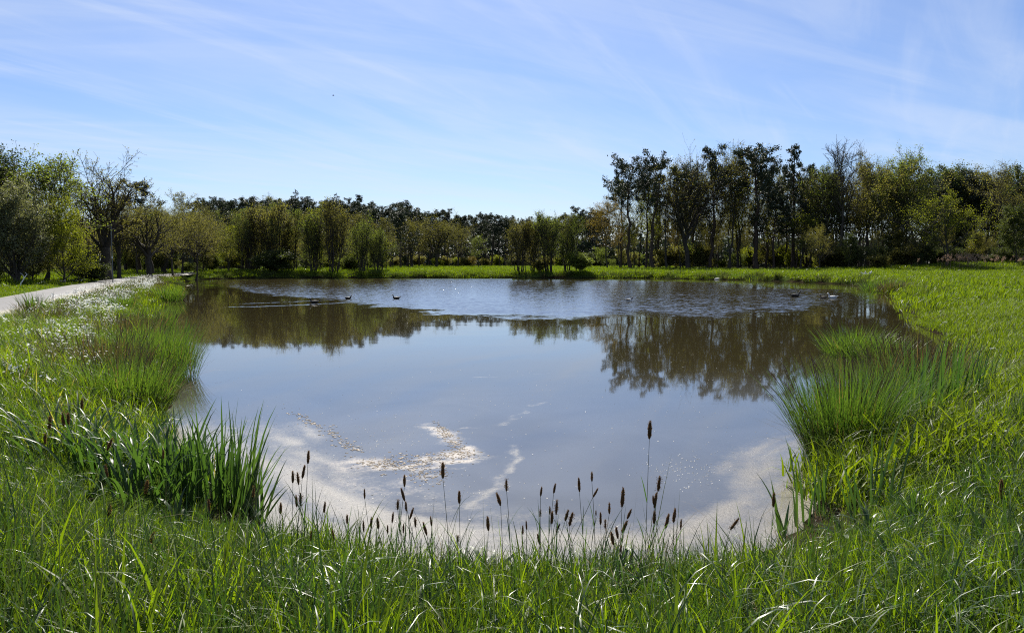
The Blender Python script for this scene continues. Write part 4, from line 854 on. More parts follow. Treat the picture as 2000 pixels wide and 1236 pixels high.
scatter('grass', 'broad arching grass blades among the near grass', pts, arch_t, (0.6 + 0.3 * smoothstep(0.3, 2.0, s)) * short_near(pts), 2)
straw_t = [tuft('straw_tuft', M['straw'], 245 + k, dict(n=6, radius=0.12, L=0.42, width=0.0055, bend=(0.3, 1.6), tilt=0.6, segs=5), dict(n=5, radius=0.12, L=0.25, width=0.006, bend=(0.8, 2.0), tilt=0.9, segs=4)) for k in range(3)]
pts, s = region(1500, (-6.5, 6.5), (2.0, 10.0), 0.03, seed=31, keep=lambda x, y, s: np.clip(2.2 * (fbm(x * 1.6, y * 1.6, 71) - 0.38), 0.03, 1) + 0.3 * np.exp(-(s / 0.4) ** 2))
scatter('dead_grass', 'dead straw lying through the near grass', pts, straw_t, 0.85 * short_near(pts), 31, 0.3)
weed_t = [tuft('weed_tuft', M['dark_grass'], 250 + k, dict(n=9, radius=0.03, L=0.20, width=0.034, bend=(0.5, 1.3), tilt=0.6, segs=5, Lsd=0.3)) for k in range(3)]
pts, s = region(420, (-6, 6), (2.4, 9.0), 0.3, seed=32)
scatter('weeds', 'broad-leaved weeds low in the near grass', pts, weed_t, 1.0, 32, 0.2)
stalk_t = [tuft('stalk_tuft', M['stem'], 255 + k, dict(n=4, radius=0.10, L=0.58, width=0.0045, bend=(0.02, 0.35), tilt=0.12, segs=4, wtaper=0.7)) for k in range(3)]
pts, s = region(1300, (-6, 6), (2.2, 8.5), 0.15, seed=33, keep=lambda x, y, s: np.clip(2.0 * (fbm(x * 0.9, y * 0.9, 73) - 0.4), 0, 1))
scatter('grass_stalks', 'dark upright grass stalks in the near grass', pts, stalk_t, 0.85 * short_near(pts), 33)
mid_t = [tuft('bank_tuft', M['grass'], 260 + k,
    dict(n=44, radius=0.26, L=0.26, width=0.012, bend=(0.2, 1.1), tilt=0.3, segs=3),
    dict(n=10, radius=0.22, L=0.42, width=0.010, bend=(0.8, 1.6), tilt=0.3, segs=4)) for k in range(4)]
lawn_t = [tuft('meadow_tuft', M['meadow'], 280 + k,
    dict(n=54, radius=0.30, L=0.18, width=0.012, bend=(0.2, 1.1), tilt=0.35, segs=3),
    dict(n=14, radius=0.28, L=0.26, width=0.010, bend=(0.8, 1.6), tilt=0.3, segs=3)) for k in range(4)]
pts, s = region(16000, (-24, 0), (7.5, 32), 0.05, seed=13, keep=lambda x, y, s: 0.35 + 0.65 * smoothstep(26, 10, y))
road_k = lambda P: 0.45 + 0.55 * smoothstep(1.2, 4.5, seg_dist(P[:, 0], P[:, 1], rc[:-1], rc[1:]))
scatter('grass', 'rough grass on the left bank', pts, mid_t, road_k(pts) * (0.7 + 0.7 * fbm(pts[:, 0] * 0.6, pts[:, 1] * 0.6, 44)), 3)
pts, s = region(20000, (2, 26), (7.0, 32), 0.05, seed=14, keep=lambda x, y, s: 0.4 + 0.6 * smoothstep(26, 10, y))
scatter('grass', 'bright grass on the right bank', pts, lawn_t, (0.8 + 0.7 * fbm(pts[:, 0] * 0.6, pts[:, 1] * 0.6, 45)) * (1 + 0.4 * smoothstep(14, 8, pts[:, 1])), 4)
far_t = [tuft('far_tuft', M['meadow'], 300 + k, dict(n=110, radius=0.75, L=0.22, width=0.030, bend=(0.2, 1.0), tilt=0.35, segs=2), dict(n=12, radius=0.6, L=0.34, width=0.035, bend=(0.3, 1.2), tilt=0.3, segs=2)) for k in range(4)]
pts, s = region(19000, (-60, 75), (29, 110), 0.0, seed=15, keep=lambda x, y, s: np.where(y < 60, 1, 0.7) * np.where((x < -22) & (seg_dist(x, y, rc[:-1], rc[1:]) > 7), 0.4, 1))
scatter('grass', 'grass on the far banks', pts, far_t, road_k(pts) * (0.8 + 0.7 * fbm(pts[:, 0] * 0.3, pts[:, 1] * 0.3, 46)), 5)
pts, s = region(7000, (-38, 32), (88, 170), 0.05, seed=16, keep=lambda x, y, s: np.where(y > 110, 0.5, 1))
scatter('grass', 'grass of the meadow across the pond', pts, far_t, 0.8 + 0.6 * fbm(pts[:, 0] * 0.3, pts[:, 1] * 0.3, 47), 6)

def brownish():
    return [tuft('faded_tuft', M['rush_brown'], 320 + k, dict(n=46, radius=0.28, L=0.40, width=0.0125, bend=(0.05, 0.6), tilt=0.35, segs=3, out=0.4)) for k in range(3)]
pts, s = region(9000, (-34, -3), (9, 80), 0.0, seed=17, keep=lambda x, y, s: np.exp(-((s - 1.3) / 1.3) ** 2) * smoothstep(0.1, 0.6, s) * np.clip(0.2 + 2.4 * (fbm(x * 0.5, y * 0.5, 48) - 0.35), 0, 1))
scatter('sedge', 'brownish faded sedge along the left waterline', pts, brownish(), 0.75 + 0.008 * pts[:, 1], 7, 0.15)
pts, s = region(5200, (-3, 34), (8, 96), 0.0, seed=18, keep=lambda x, y, s: np.exp(-((s - 0.3) / 0.35) ** 2) * np.clip(0.1 + 1.6 * (fbm(x * 0.5, y * 0.5, 49) - 0.35), 0, 1))
scatter('sedge', 'dull sedge hanging over the right waterline', pts, brownish(), 0.55 + 0.008 * pts[:, 1], 8, 0.15)
far_edge_t = [tuft('shore_tuft', M['leaf_dark'], 340 + k, dict(n=70, radius=0.5, L=0.45, width=0.03, bend=(0.05, 0.7), tilt=0.35, segs=2)) for k in range(3)]
pts, s = region(9000, (-38, 32), (40, 100), -0.15, seed=19, keep=lambda x, y, s: np.exp(-((s - 0.4) / 0.5) ** 2) * ((x > 0) | (y > 82)))
scatter('sedge', 'dark sedge fringe along the far waterline', pts, far_edge_t, 0.9, 9, 0.15)

# flowers
def flower_head(seed, n=7, r=0.05, h=0.3, pr=0.02):
    rng = np.random.default_rng(seed); mb = MB()
    for k in range(n):
        c = np.array([rng.normal(0, r), rng.normal(0, r), h * rng.uniform(0.75, 1.1)]); th = np.arange(5) / 5 * 6.283 + rng.random() * 6
        nrm = unit(np.array([rng.normal(0, .5), rng.normal(0, .5), 1.0])); u = unit(np.cross(nrm, [1, 0, 0.1])); v = np.cross(nrm, u)
        for a in th:
            d = math.cos(a) * u + math.sin(a) * v; e = -math.sin(a) * u + math.cos(a) * v
            V = [c, c + d * pr * .6 + e * pr * .35, c + d * pr + nrm * pr * .15, c + d * pr * .6 - e * pr * .35]
            mb.add(V, [[0, 1, 2, 3]], a=rng.random())
    return mb.mesh('flower', [M['petal']], False)
def in_px_blob(pts, blobs):
    r = pts - np.array([0, 0, CAMZ]); yc = r[:, 1] * cp - r[:, 2] * sp_; zc = r[:, 1] * sp_ + r[:, 2] * cp
    px = CX + F * r[:, 0] / yc; py = CY - F * zc / yc
    w = np.zeros(len(pts))
    for bx, by, sx, sy, k in blobs: w = np.maximum(w, k * np.exp(-((px - bx) / sx) ** 2 - ((py - by) / sy) ** 2))
    return w
fl = [flower_head(400 + k) for k in range(3)]; fl2 = [flower_head(410 + k, 9, 0.16, 0.27, 0.028) for k in range(3)]
pts, s = region(30000, (-30, -2), (9, 66), 0.8, seed=20)
w = in_px_blob(pts, [(190, 640, 70, 55, 1.0), (120, 690, 80, 60, .7), (255, 590, 45, 22, .9), (290, 560, 40, 12, 1.0), (60, 740, 70, 50, .35), (210, 610, 40, 25, .9)])
dl = np.hypot(pts[:, 0], pts[:, 1]); sel = (w * np.clip(0.35 + 2.2 * (fbm(pts[:, 0] * 1.2, pts[:, 1] * 1.2, 51) - 0.4), 0, 1)) > rng0.random(len(pts)) * 0.9
pf = pts[sel]; scatter('wildflowers', 'drift of small white wildflowers on the left bank', pf[pf[:, 1] < 24], fl, 1.0, 10, 0.3)
scatter('wildflowers', 'white wildflowers further along the left bank', pf[pf[:, 1] >= 24], fl2, 1.0, 11, 0.3)
pts, s = region(2600, (4, 60), (10, 80), 0.8, seed=21, keep=lambda x, y, s: np.clip(0.06 + 0.5 * (fbm(x * 0.25, y * 0.25, 52) - 0.42), 0.02, 1) + 0.25 * np.exp(-((s - 1.2) / 1.2) ** 2) * (y < 45))
scatter('wildflowers', 'scattered white flowers in the right-hand grass', pts, fl2, 0.55, 12, 0.3)

# ---------------------------------------------------------------- clumps with leaves of their own
def blade_mesh(rng, L, w, tilt, bend, az, segs=7, fold=0.0, tipf=2.2):
    """one sword leaf with a slight keel, base at the origin"""
    p = np.zeros(3); V = []; d = np.array([math.cos(az), math.sin(az), 0]); tw = rng.normal(0, 0.5)
    for k in range(segs + 1):
        f = k / segs; th = tilt + bend * f ** 2.0
        side = np.array([-math.sin(az + tw * (0.3 + f)), math.cos(az + tw * (0.3 + f)), 0])
        ww = w * (1 - f ** tipf) * (0.7 + 0.3 * min(1, f * 3)) + 0.0008
        tang = math.sin(th) * d + math.cos(th) * np.array([0, 0, 1.0]); nrm = np.cross(side, tang)
        V += [p - side * ww / 2, p + nrm * ww * 0.13, p + side * ww / 2]
        p = p + tang * L / segs
    q = [[3 * k + j, 3 * k + j + 1, 3 * k + j + 4, 3 * k + j + 3] for k in range(segs) for j in (0, 1)]
    return MB().add(V, q, a=rng.random()).mesh('leaf', [M['iris']])

def iris_clump(label, spots, name='iris_clump', arch=0.45, w=(0.018, 0.036)):
    """spots: (px, py of the foot, leaves, length, lean, spread)"""
    rng = np.random.default_rng(len(label) * 7 + 3)
    c0 = None
    for (px, d, n, L, tilt, bendmax, rad, azm) in spots:
        x = x_at(px, d); z = gz(x, d)
        if c0 is None:
            c0 = (x, d, z); root = link(name, None, loc=c0, label=label, category='iris clump')
        for k in range(n):
            a = rng.random() * 6.28; r = rad * math.sqrt(rng.random())
            az = azm + rng.normal(0, 0.9) if azm is not None else a + rng.normal(0, .6)
            bend = rng.uniform(0.05, 0.5) if rng.random() > arch else rng.uniform(0.5, 1) * bendmax
            lm = blade_mesh(rng, L * rng.uniform(0.45, 1.12), rng.uniform(*w), abs(rng.normal(tilt, 0.12)), bend, az)
            xx, yy = x + r * math.cos(a), d + r * math.sin(a)
            zz = max(gz(xx, yy), -0.12)
            link('leaf', lm, root, loc=(xx - c0[0], yy - c0[1], zz - c0[2] - 0.02))
    return root
iris_clump('large iris clump with upright sword leaves at the left water edge', [
    (425, 6.9, 80, 0.92, 0.08, 0.6, 0.30, None), (370, 7.15, 60, 0.84, 0.12, 1.5, 0.30, None), (470, 6.75, 26, 0.76, 0.30, 0.6, 0.12, 0.1), (495, 6.6, 7, 0.62, 0.5, 0.5, 0.06, 0.1)])
iris_clump('arching silvery leaved clump left of the upright iris', [
    (300, 7.0, 70, 0.80, 0.25, 2.0, 0.35, None), (215, 7.2, 70, 0.78, 0.3, 2.1, 0.40, None), (130, 7.4, 46, 0.74, 0.3, 2.1, 0.4, None), (260, 6.5, 34, 0.66, 0.35, 2.1, 0.3, None), (350, 6.7, 36, 0.72, 0.3, 1.9, 0.25, None)], 'sedge_clump', 0.88, (0.022, 0.036))
iris_clump('small iris clump of few sword leaves at the right scum edge', [
    (1585, 6.55, 7, 0.72, 0.06, 0.35, 0.10, None), (1625, 6.7, 6, 0.60, 0.05, 0.3, 0.09, None), (1545, 6.3, 4, 0.62, 0.30, 0.5, 0.05, 3.3), (1535, 6.2, 3, 0.55, 0.35, 1.6, 0.05, 3.1)])
iris_clump('tall iris leaves in the grass right of the small iris clump', [
    (1740, 6.5, 6, 0.85, 0.25, 0.3, 0.15, 0.2), (1700, 6.3, 5, 0.6, 0.1, 0.5, 0.12, None)])
iris_clump('broad stand of iris leaves behind the large rush tussock', [
    (1800, 10.2, 120, 1.05, 0.08, 0.5, 0.75, None), (1850, 11.5, 80, 1.0, 0.1, 0.5, 0.7, None), (1770, 9.2, 60, 0.9, 0.1, 0.5, 0.5, None)])
iris_clump('small tuft of sword leaves at the left shore far from the big iris', [(352, 24.5, 14, 0.7, 0.15, 0.6, 0.3, None)])

def tussock(label, px, d, H, rad, n, mat='rush', out=0.75, bend=(0.05, 0.45), w=0.006, brown=0, x=None):
    n = int(n * 0.66); w = w * 1.55; out = out * 0.62; rng = np.random.default_rng(int(px * 7 + d * 13)); x = x_at(px, d) if x is None else x; z = max(gz(x, d), -0.08)
    root = link('rush_tussock', None, loc=(x, d, z), label=label, category='rush tussock')
    V, q, tr, a = blades(rng, n=n, radius=rad, L=H, width=w, bend=bend, tilt=0.10, segs=4, out=out, Lsd=0.16)
    o = link('stems', MB().add(V, q, tr, a=a).mesh('stems', [M[mat]]), root); o['kind'] = 'stuff'
    # dead stems bowed low at the foot
    V, q, tr, a = blades(rng, n=max(20, n // 12), radius=rad * 1.02, L=H * 0.9, width=w * 0.9, bend=(0.3, 0.9), tilt=0.3, segs=4, out=out * 1.2, Lsd=0.2)
    o = link('dead_stems', MB().add(V, q, tr, a=a).mesh('dead_stems', [M['rush_brown']]), root); o['kind'] = 'stuff'
    if brown:
        k = brown; th = rng.random(k) * 6.28; r = rad * np.sqrt(rng.random(k)); L = H * rng.uniform(0.85, 1.2, k); tl = out * r / rad + rng.normal(0, .1, k)
        P = np.stack([np.stack([r * np.cos(th) + np.sin(tl * (0.5 + .6 * f)) * np.cos(th) * L * f, r * np.sin(th) + np.sin(tl * (0.5 + .6 * f)) * np.sin(th) * L * f, np.cos(tl * (0.5 + .5 * f)) * L * f], 1) for f in (0.0, .33, .66, .85, 1.0)], 1)
        V, q = tubes(P, np.tile(np.array([.0022, .002, .0018, .0045, .0015]), (k, 1)), 3)
        o = link('flower_spikes', MB().add(V, q, a=0.98).mesh('flower_spikes', [M['rush_brown']]), root); o['kind'] = 'stuff'
    return root
for a in [
 ('largest rush tussock standing in the scum at the right shore', 1662, 8.75, 0.98, 0.42, 2600, 'rush', 0.62, (0.02, 0.35), 0.0052, 70),
 ('rush tussock with dark spikes just behind the largest one', 1720, 10.6, 0.95, 0.55, 1500, 'rush', 0.6, (0.05, 0.4), 0.006, 80),
 ('dark-spiked rush tussock behind the iris stand on the right', 1800, 13.2, 0.95, 0.7, 1300, 'rush_brown', 0.55, (0.05, 0.4), 0.007, 160),
 ('rush tussock near the right bank grass, duller than its neighbours', 1860, 12.2, 0.75, 0.6, 800, 'rush', 0.6, (0.1, 0.5), 0.007, 60),
 ('rounded rush tussock standing alone in the water on the right', 1672, 18.6, 0.78, 0.62, 900, 'rush', 0.8, (0.1, 0.5), 0.010, 25),
 ('smaller rush tussock touching the one alone in the water', 1722, 17.6, 0.72, 0.6, 700, 'rush', 0.7, (0.1, 0.5), 0.010, 25),
 ('wide upright rush bed at the left water edge', 285, 15.2, 0.86, 0.85, 1700, 'rush', 0.5, (0.05, 0.35), 0.007, 0),
 ('outer rush stems standing in water right of the wide rush bed', 338, 14.9, 0.72, 0.4, 420, 'rush', 0.35, (0.02, 0.35), 0.006, 0),
 ('rush tussock behind the arching sedge clump on the left', 225, 11.2, 0.72, 0.75, 1400, 'rush', 0.6, (0.1, 0.5), 0.006, 60),
 ('brown-spiked rush tussock left of the wide rush bed', 190, 13.2, 0.7, 0.7, 1000, 'rush_brown', 0.6, (0.1, 0.5), 0.0065, 80),
 ('low rush tussock leaning to the water below the wide rush bed', 268, 11.4, 0.6, 0.4, 700, 'rush', 0.75, (0.1, 0.5), 0.0055, 20),
 ('bright green rush tussock midway along the left shore', 300, 25.6, 0.80, 0.5, 520, 'rush', 0.55, (0.05, 0.4), 0.012, 0),
 ('dark rush tussock in the white flowers of the left bank', 234, 30.5, 0.7, 0.5, 420, 'rush', 0.7, (0.05, 0.4), 0.014, 0),
 ('rush tussock with pale stem tips furthest along the left shore', 328, 43.0, 0.95, 0.6, 380, 'rush', 0.6, (0.05, 0.4), 0.018, 0),
 ('faded rush tussock between the bright one and wide rush bed', 262, 20.5, 0.65, 0.6, 650, 'rush_brown', 0.6, (0.05, 0.4), 0.010, 60),
 ('dull rush tussock above the wide rush bed on the bank', 240, 18.6, 0.7, 0.7, 700, 'rush_brown', 0.6, (0.05, 0.4), 0.009, 40),
 ('weedy tuft at the road edge on the left', 60, 25.0, 0.6, 0.25, 160, 'rush', 0.7, (0.05, 0.4), 0.016, 0),
 ('dark rush tussock on the far right shore before the soil bank', 1722, 57.0, 1.0, 1.2, 500, 'rush', 0.8, (0.05, 0.5), 0.024, 0),
 ('faded rush tussock beside the dark one on the right soil bank', 1745, 52.0, 0.9, 0.9, 400, 'rush_brown', 0.8, (0.05, 0.5), 0.022, 0),
]: tussock(*a)

# ---------------------------------------------------------------- foxtail stalks along the near edge
def head_mesh(seed, L, W, fluffy):
    rng = np.random.default_rng(seed); K = 7; z = np.linspace(0, L, K); prof = np.array([.35, .85, 1, 1, .92, .7, .2]) * W / 2
    P = np.stack([np.zeros(K), np.zeros(K), z], 1)[None]; V, q = tubes(P, prof[None] * rng.uniform(.85, 1.1, (1, K)) * 0.8, 7)
    mb = MB().add(V, q, a=0.3); n = 150 if not fluffy else 110
    t = rng.random(n); th = rng.random(n) * 6.28; r = np.interp(t, np.linspace(0, 1, K), prof) * 0.75
    c = np.stack([r * np.cos(th), r * np.sin(th), t * L], 1); o = np.stack([np.cos(th), np.sin(th), np.full(n, 1.3)], 1); o = unit(o + rng.normal(0, .25, o.shape))
    l = W * rng.uniform(.25, .45, n)[:, None]; s = unit(np.cross(o, rng.normal(0, 1, o.shape))) * W * 0.07
    V = np.stack([c - s, c + s, c + o * l], 1); mb.add(V.reshape(-1, 3), np.arange(3 * n).reshape(n, 3), a=np.repeat(rng.random(n), 3))
    if fluffy:                                                             # stamens hanging out
        n = 46; t = rng.random(n); th = rng.random(n) * 6.28; c = np.stack([W * .4 * np.cos(th), W * .4 * np.sin(th), t * L], 1)
        e = c + np.stack([np.cos(th), np.sin(th), rng.normal(-.1, .5, n)], 1) * W * rng.uniform(.25, .6, n)[:, None]
        V, q = tubes(np.stack([c, (c + e) / 2, e], 1), np.tile([.0005, .0006, .0016], (n, 1)), 3); mb.add(V, q, a=0.9)
    return mb.mesh('seed_head', [M['seed']])
FOX = [ # column, top row, bottom row of the head, tilt (right +), fluffy, bunch
 (495, 948, 971, 0, 0, 'a'), (548, 981, 1003, 2, 0, 'a'), (572, 919, 943, 0, 0, 'a'), (579, 967, 990, -4, 0, 'a'), (582, 922, 946, -6, 1, 'a'), (587, 962, 987, 0, 1, 'a'), (593, 908, 934, 12, 0, 'a'), (602, 880, 905, 3, 0, 'a'), (608, 1036, 1057, 0, 0, 'a'),
 (634, 979, 1001, 6, 0, 'b'), (651, 1034, 1054, -10, 0, 'b'), (678, 1004, 1023, 0, 0, 'b'), (710, 1016, 1038, -2, 0, 'b'), (712, 954, 974, -2, 0, 'b'), (725, 1009, 1032, 0, 0, 'b'), (738, 1010, 1033, -5, 0, 'b'), (757, 1025, 1041, 0, 0, 'b'),
 (767, 1000, 1021, 6, 0, 'c'), (777, 975, 995, 2, 1, 'c'), (787, 953, 978, -16, 0, 'c'), (788, 1022, 1041, 3, 0, 'c'), (790, 927, 950, 0, 0, 'c'), (793, 979, 998, -3, 0, 'c'), (804, 991, 1013, 18, 0, 'c'), (811, 1009, 1029, -4, 1, 'c'), (830, 1019, 1045, -16, 0, 'c'), (842, 1008, 1027, -6, 0, 'c'),
 (865, 902, 934, 0, 1, 'd'), (894, 1044, 1058, 4, 1, 'd'), (897, 958, 983, 0, 0, 'd'), (953, 1008, 1036, -4, 0, 'd'), (974, 962, 987, -17, 0, 'd'), (989, 934, 959, -2, 1, 'd'),
 (1021, 1026, 1044, 0, 0, 'e'), (1028, 1016, 1034, -3, 0, 'e'), (1052, 1042, 1063, -12, 0, 'e'), (1055, 994, 1009, 0, 1, 'e'), (1057, 950, 969, 8, 0, 'e'), (1074, 988, 1005, 0, 0, 'e'), (1078, 998, 1023, 2, 0, 'e'), (1083, 944, 963, 10, 0, 'e'), (1087, 975, 1005, 4, 1, 'e'), (1090, 1022, 1038, 24, 0, 'e'), (1107, 995, 1017, 16, 0, 'e'), (1115, 1000, 1027, 14, 1, 'e'),
 (1131, 932, 960, -3, 0, 'f'), (1156, 921, 940, 0, 0, 'f'), (1163, 953, 971, 30, 0, 'f'), (1164, 996, 1007, 0, 0, 'f'), (1173, 1000, 1024, 0, 0, 'f'), (1182, 1013, 1033, 0, 1, 'f'), (1190, 981, 1003, 0, 0, 'f'), (1196, 1038, 1064, -10, 0, 'f'), (1205, 1027, 1052, -10, 0, 'f'), (1213, 1064, 1081, 0, 0, 'f'), (1216, 952, 990, 4, 0, 'f'), (1220, 1016, 1040, 24, 0, 'f'), (1229, 994, 1013, 24, 0, 'f'),
 (1269, 822, 857, 2, 0, 'g'), (1276, 967, 985, -4, 0, 'g'), (1278, 997, 1023, 3, 0, 'g'), (1280, 961, 992, 8, 0, 'g'), (1287, 929, 959, 8, 1, 'g'), (1303, 1003, 1031, 14, 0, 'g'), (1317, 992, 1020, 8, 0, 'g'), (1330, 1013, 1034, 3, 0, 'g'),
 (1413, 1106, 1128, 0, 0, 'h'), (1435, 1011, 1034, 36, 1, 'h'), (1511, 961, 990, 4, 0, 'h'), (1956, 936, 975, 0, 0, 'h'),
 (97, 812, 838, 3, 1, 'i'), (88, 846, 868, 2, 1, 'i'), (124, 802, 832, 0, 1, 'i'), (133, 806, 830, 2, 1, 'i'), (160, 778, 798, 2, 0, 'i'), (214, 856, 880, 22, 1, 'i'), (319, 878, 896, 0, 0, 'i'), (208, 907, 932, -8, 0, 'i'), (286, 937, 964, 10, 0, 'i'), (214, 983, 1012, 0, 0, 'i'), (114, 1016, 1046, -6, 0, 'i'), (295, 1038, 1068, 22, 0, 'i'), (408, 975, 998, -4, 0, 'i')]
BUNCH = {'a': 'in the bunch right of the iris clump', 'b': 'in the short row below the scum flakes', 'c': 'in the bunch below the tan scum swirl', 'd': 'in the loose row by the winding pale streak',
         'e': 'in the crowded bunch beyond the pale streak', 'f': 'in the bunch left of the tallest foxtail', 'g': 'in the bunch round the tallest foxtail', 'h': 'among the stragglers on the right', 'i': 'in the grass by the arching sedge'}
NTH = ['first', 'second', 'third', 'fourth', 'fifth', 'sixth', 'seventh', 'eighth', 'ninth', 'tenth', 'eleventh', 'twelfth', 'thirteenth', 'fourteenth']
rf = np.random.default_rng(9); cnt = {}
FOX.sort(key=lambda f: (f[5], f[0]))
for (px, y0, y1, tilt, fluffy, bn) in FOX:
    k = cnt.get(bn, 0); cnt[bn] = k + 1
    d = 4.55 + rf.uniform(-.35, .45) if bn != 'i' else np.interp(y1, [800, 900, 1070], [7.2, 6.2, 4.6]) + rf.uniform(-.1, .1)
    if px == 1956: d = 5.6
    if px == 1511: d = 5.5
    top = at_depth(px, y0, d); bot = at_depth(px - math.tan(math.radians(tilt)) * (y1 - y0) * .5, y1, d)
    top = at_depth(px + math.tan(math.radians(tilt)) * (y1 - y0) * .5, y0, d)
    L = np.linalg.norm(top - bot); W = 0.86 * L * rf.uniform(0.24, 0.33) if (y1 - y0) > 21 else L * rf.uniform(.2, .28)
    g0 = gz(bot[0], d); hgt = max(bot[2] - g0, 0.12)
    bx = bot[0] - math.tan(math.radians(tilt)) * hgt * 0.45 + rf.normal(0, .03); by = d + rf.normal(0, .05)
    g0 = gz(bx, by)
    adj = ('tallest' if y0 == 822 else 'bristly' if fluffy else 'slender' if L < 0.062 else 'thick') + ('' if abs(tilt) < 9 else ' right-tilted' if tilt > 0 else ' left-tilted')
    if y0 == 822: lab = 'tallest dark foxtail, standing high above all the others over the water'
    else: lab = '%s dark foxtail, %s from left %s' % (adj, NTH[k], BUNCH[bn])
    root = link('foxtail_grass', None, loc=(bx, by, g0), label=lab, category='foxtail', group='foxtail stalks along the near bank')
    P = np.array([[0, 0, -0.03], [(bot[0] - bx) * .25 + rf.normal(0, .006), (bot[1] - by) * .3, (bot[2] - g0) * .4], [(bot[0] - bx) * .65, (bot[1] - by) * .7, (bot[2] - g0) * .75], [bot[0] - bx, bot[1] - by, bot[2] - g0]])
    tt = np.linspace(0, 1, 9); Pi = np.stack([np.interp(tt, np.linspace(0, 1, 4), P[:, j]) for j in range(3)], 1)
    Pi[1:-1] = (Pi[:-2] + Pi[1:-1] * 2 + Pi[2:]) / 4
    V, q = tubes(Pi[None], np.linspace(.0022, .0012, 9)[None], 5); link('stem', MB().add(V, q, a=rf.random()).mesh('stem', [M['stem']]), root)
    hd = link('seed_head', head_mesh(int(px * 3 + y0), L, W, fluffy), root, loc=(bot[0] - bx, bot[1] - by, bot[2] - g0))
    hd.rotation_mode = 'QUATERNION'; hd.rotation_quaternion = Vector((0, 0, 1)).rotation_difference(Vector(top - bot))
    for j in range(2):
        lm = blade_mesh(rf, rf.uniform(.16, .28), rf.uniform(.005, .008), rf.uniform(.2, .6), rf.uniform(.2, 1.2), rf.random() * 6.28, 5)
        f = (0.25, 0.5)[j]; lf = link('leaf', lm, root, loc=[float(np.interp(f, tt, Pi[:, c])) for c in range(3)])

# ---------------------------------------------------------------- birds
def duck(label, px, py, L, mat, facing=1, white=None, float_d=None):
    p = on_plane(px, py, 0.0)
    root = link('duck', None, loc=p, label=label, category='duck', rotz=0 if facing > 0 else math.pi, scale=L / 0.68)
    K = 9; x = np.linspace(-.27, .24, K); r = np.array([.012, .05, .085, .105, .11, .105, .09, .06, .02]); zc = np.array([.12, .095, .07, .06, .06, .062, .07, .085, .09])
    V, q = tubes(np.stack([x, 0 * x, zc], 1)[None], r[None], 10); V[:, 2] = np.maximum(V[:, 2], -.03)
    link('body', MB().add(V, q).mesh('body', [M[white or mat]]), root)
    P = np.array([[.16, 0, .10], [.20, 0, .17], [.215, 0, .23], [.235, 0, .265], [.265, 0, .272], [.29, 0, .262]]); V, q = tubes(P[None], np.array([[.05, .036, .032, .043, .042, .02]]), 9)
    link('head', MB().add(V, q).mesh('head', [M[mat]]), root)
    P = np.array([[.285, 0, .262], [.32, 0, .252], [.345, 0, .25]]); V, q = tubes(P[None] , np.array([[.018, .014, .006]]), 7); V[:, 2] = .256 + (V[:, 2] - .256) * .5
    link('bill', MB().add(V, q).mesh('bill', [M['bill']]), root)
    P = np.array([[-.24, 0, .125], [-.30, 0, .14], [-.34, 0, .15]]); V, q = tubes(P[None], np.array([[.03, .022, .006]]), 6); link('tail', MB().add(V, q).mesh('tail', [M[mat]]), root)
    for s in (-1, 1):
        P = np.array([[.10, s * .088, .10], [0, s * .105, .105], [-.12, s * .085, .115], [-.24, s * .03, .13]]); V, q = tubes(P[None], np.array([[.02, .05, .045, .008]]), 7)
        V[:, 1] = s * .09 + (V[:, 1] - s * .09) * .5; link('wing', MB().add(V, q).mesh('wing', [M[mat]]), root)
duck('dark duck swimming at the head of the pale wake on the left', 614, 592, 0.60, 'duck_dark', -1)
duck('dark hunched duck between the wake and the upright-necked duck', 680, 584, 0.50, 'duck_dark', 1)
duck('small dark duck with raised head right of the wakes', 774, 584, 0.55, 'duck_dark', -1)
duck('pale-flanked duck seen end on in the middle of the pond', 1228, 589, 0.55, 'duck_dark', 1, 'duck_white')
duck('long dark duck swimming on the ripples at the right', 1553, 580, 0.75, 'duck_dark', 1)
duck('brown duck between the long dark duck and the white duck', 1608, 583, 0.55, 'duck_brown', -1)
duck('white duck on the ripples near the right shore', 1626, 583, 0.70, 'duck_white', -1)
def flying_bird(label, px, py, d):
    p = at_depth(px, py, d); root = link('bird', None, loc=p, label=label, category='bird')
    x = np.linspace(-.2, .2, 7); V, q = tubes(np.stack([x, 0 * x, 0 * x], 1)[None], np.array([[.01, .03, .055, .06, .05, .035, .008]]), 7); link('body', MB().add(V, q).mesh('body', [M['duck_dark']]), root)
    for s in (-1, 1):
        V = np.array([[.06, s * .03, .02], [.10, s * .25, .10], [.0, s * .48, .05], [-.06, s * .25, .09], [-.08, s * .03, .015]]); V = np.vstack([V, V - [0, 0, .012]])
        link('wing', MB().add(V, [[0, 1, 3, 4], [5, 6, 8, 9], [0, 1, 6, 5], [4, 3, 8, 9]], [[1, 2, 3], [6, 7, 8]]).mesh('wing', [M['duck_dark']], False), root)
flying_bird('tiny dark bird flying high in the left sky', 651, 187, 150)

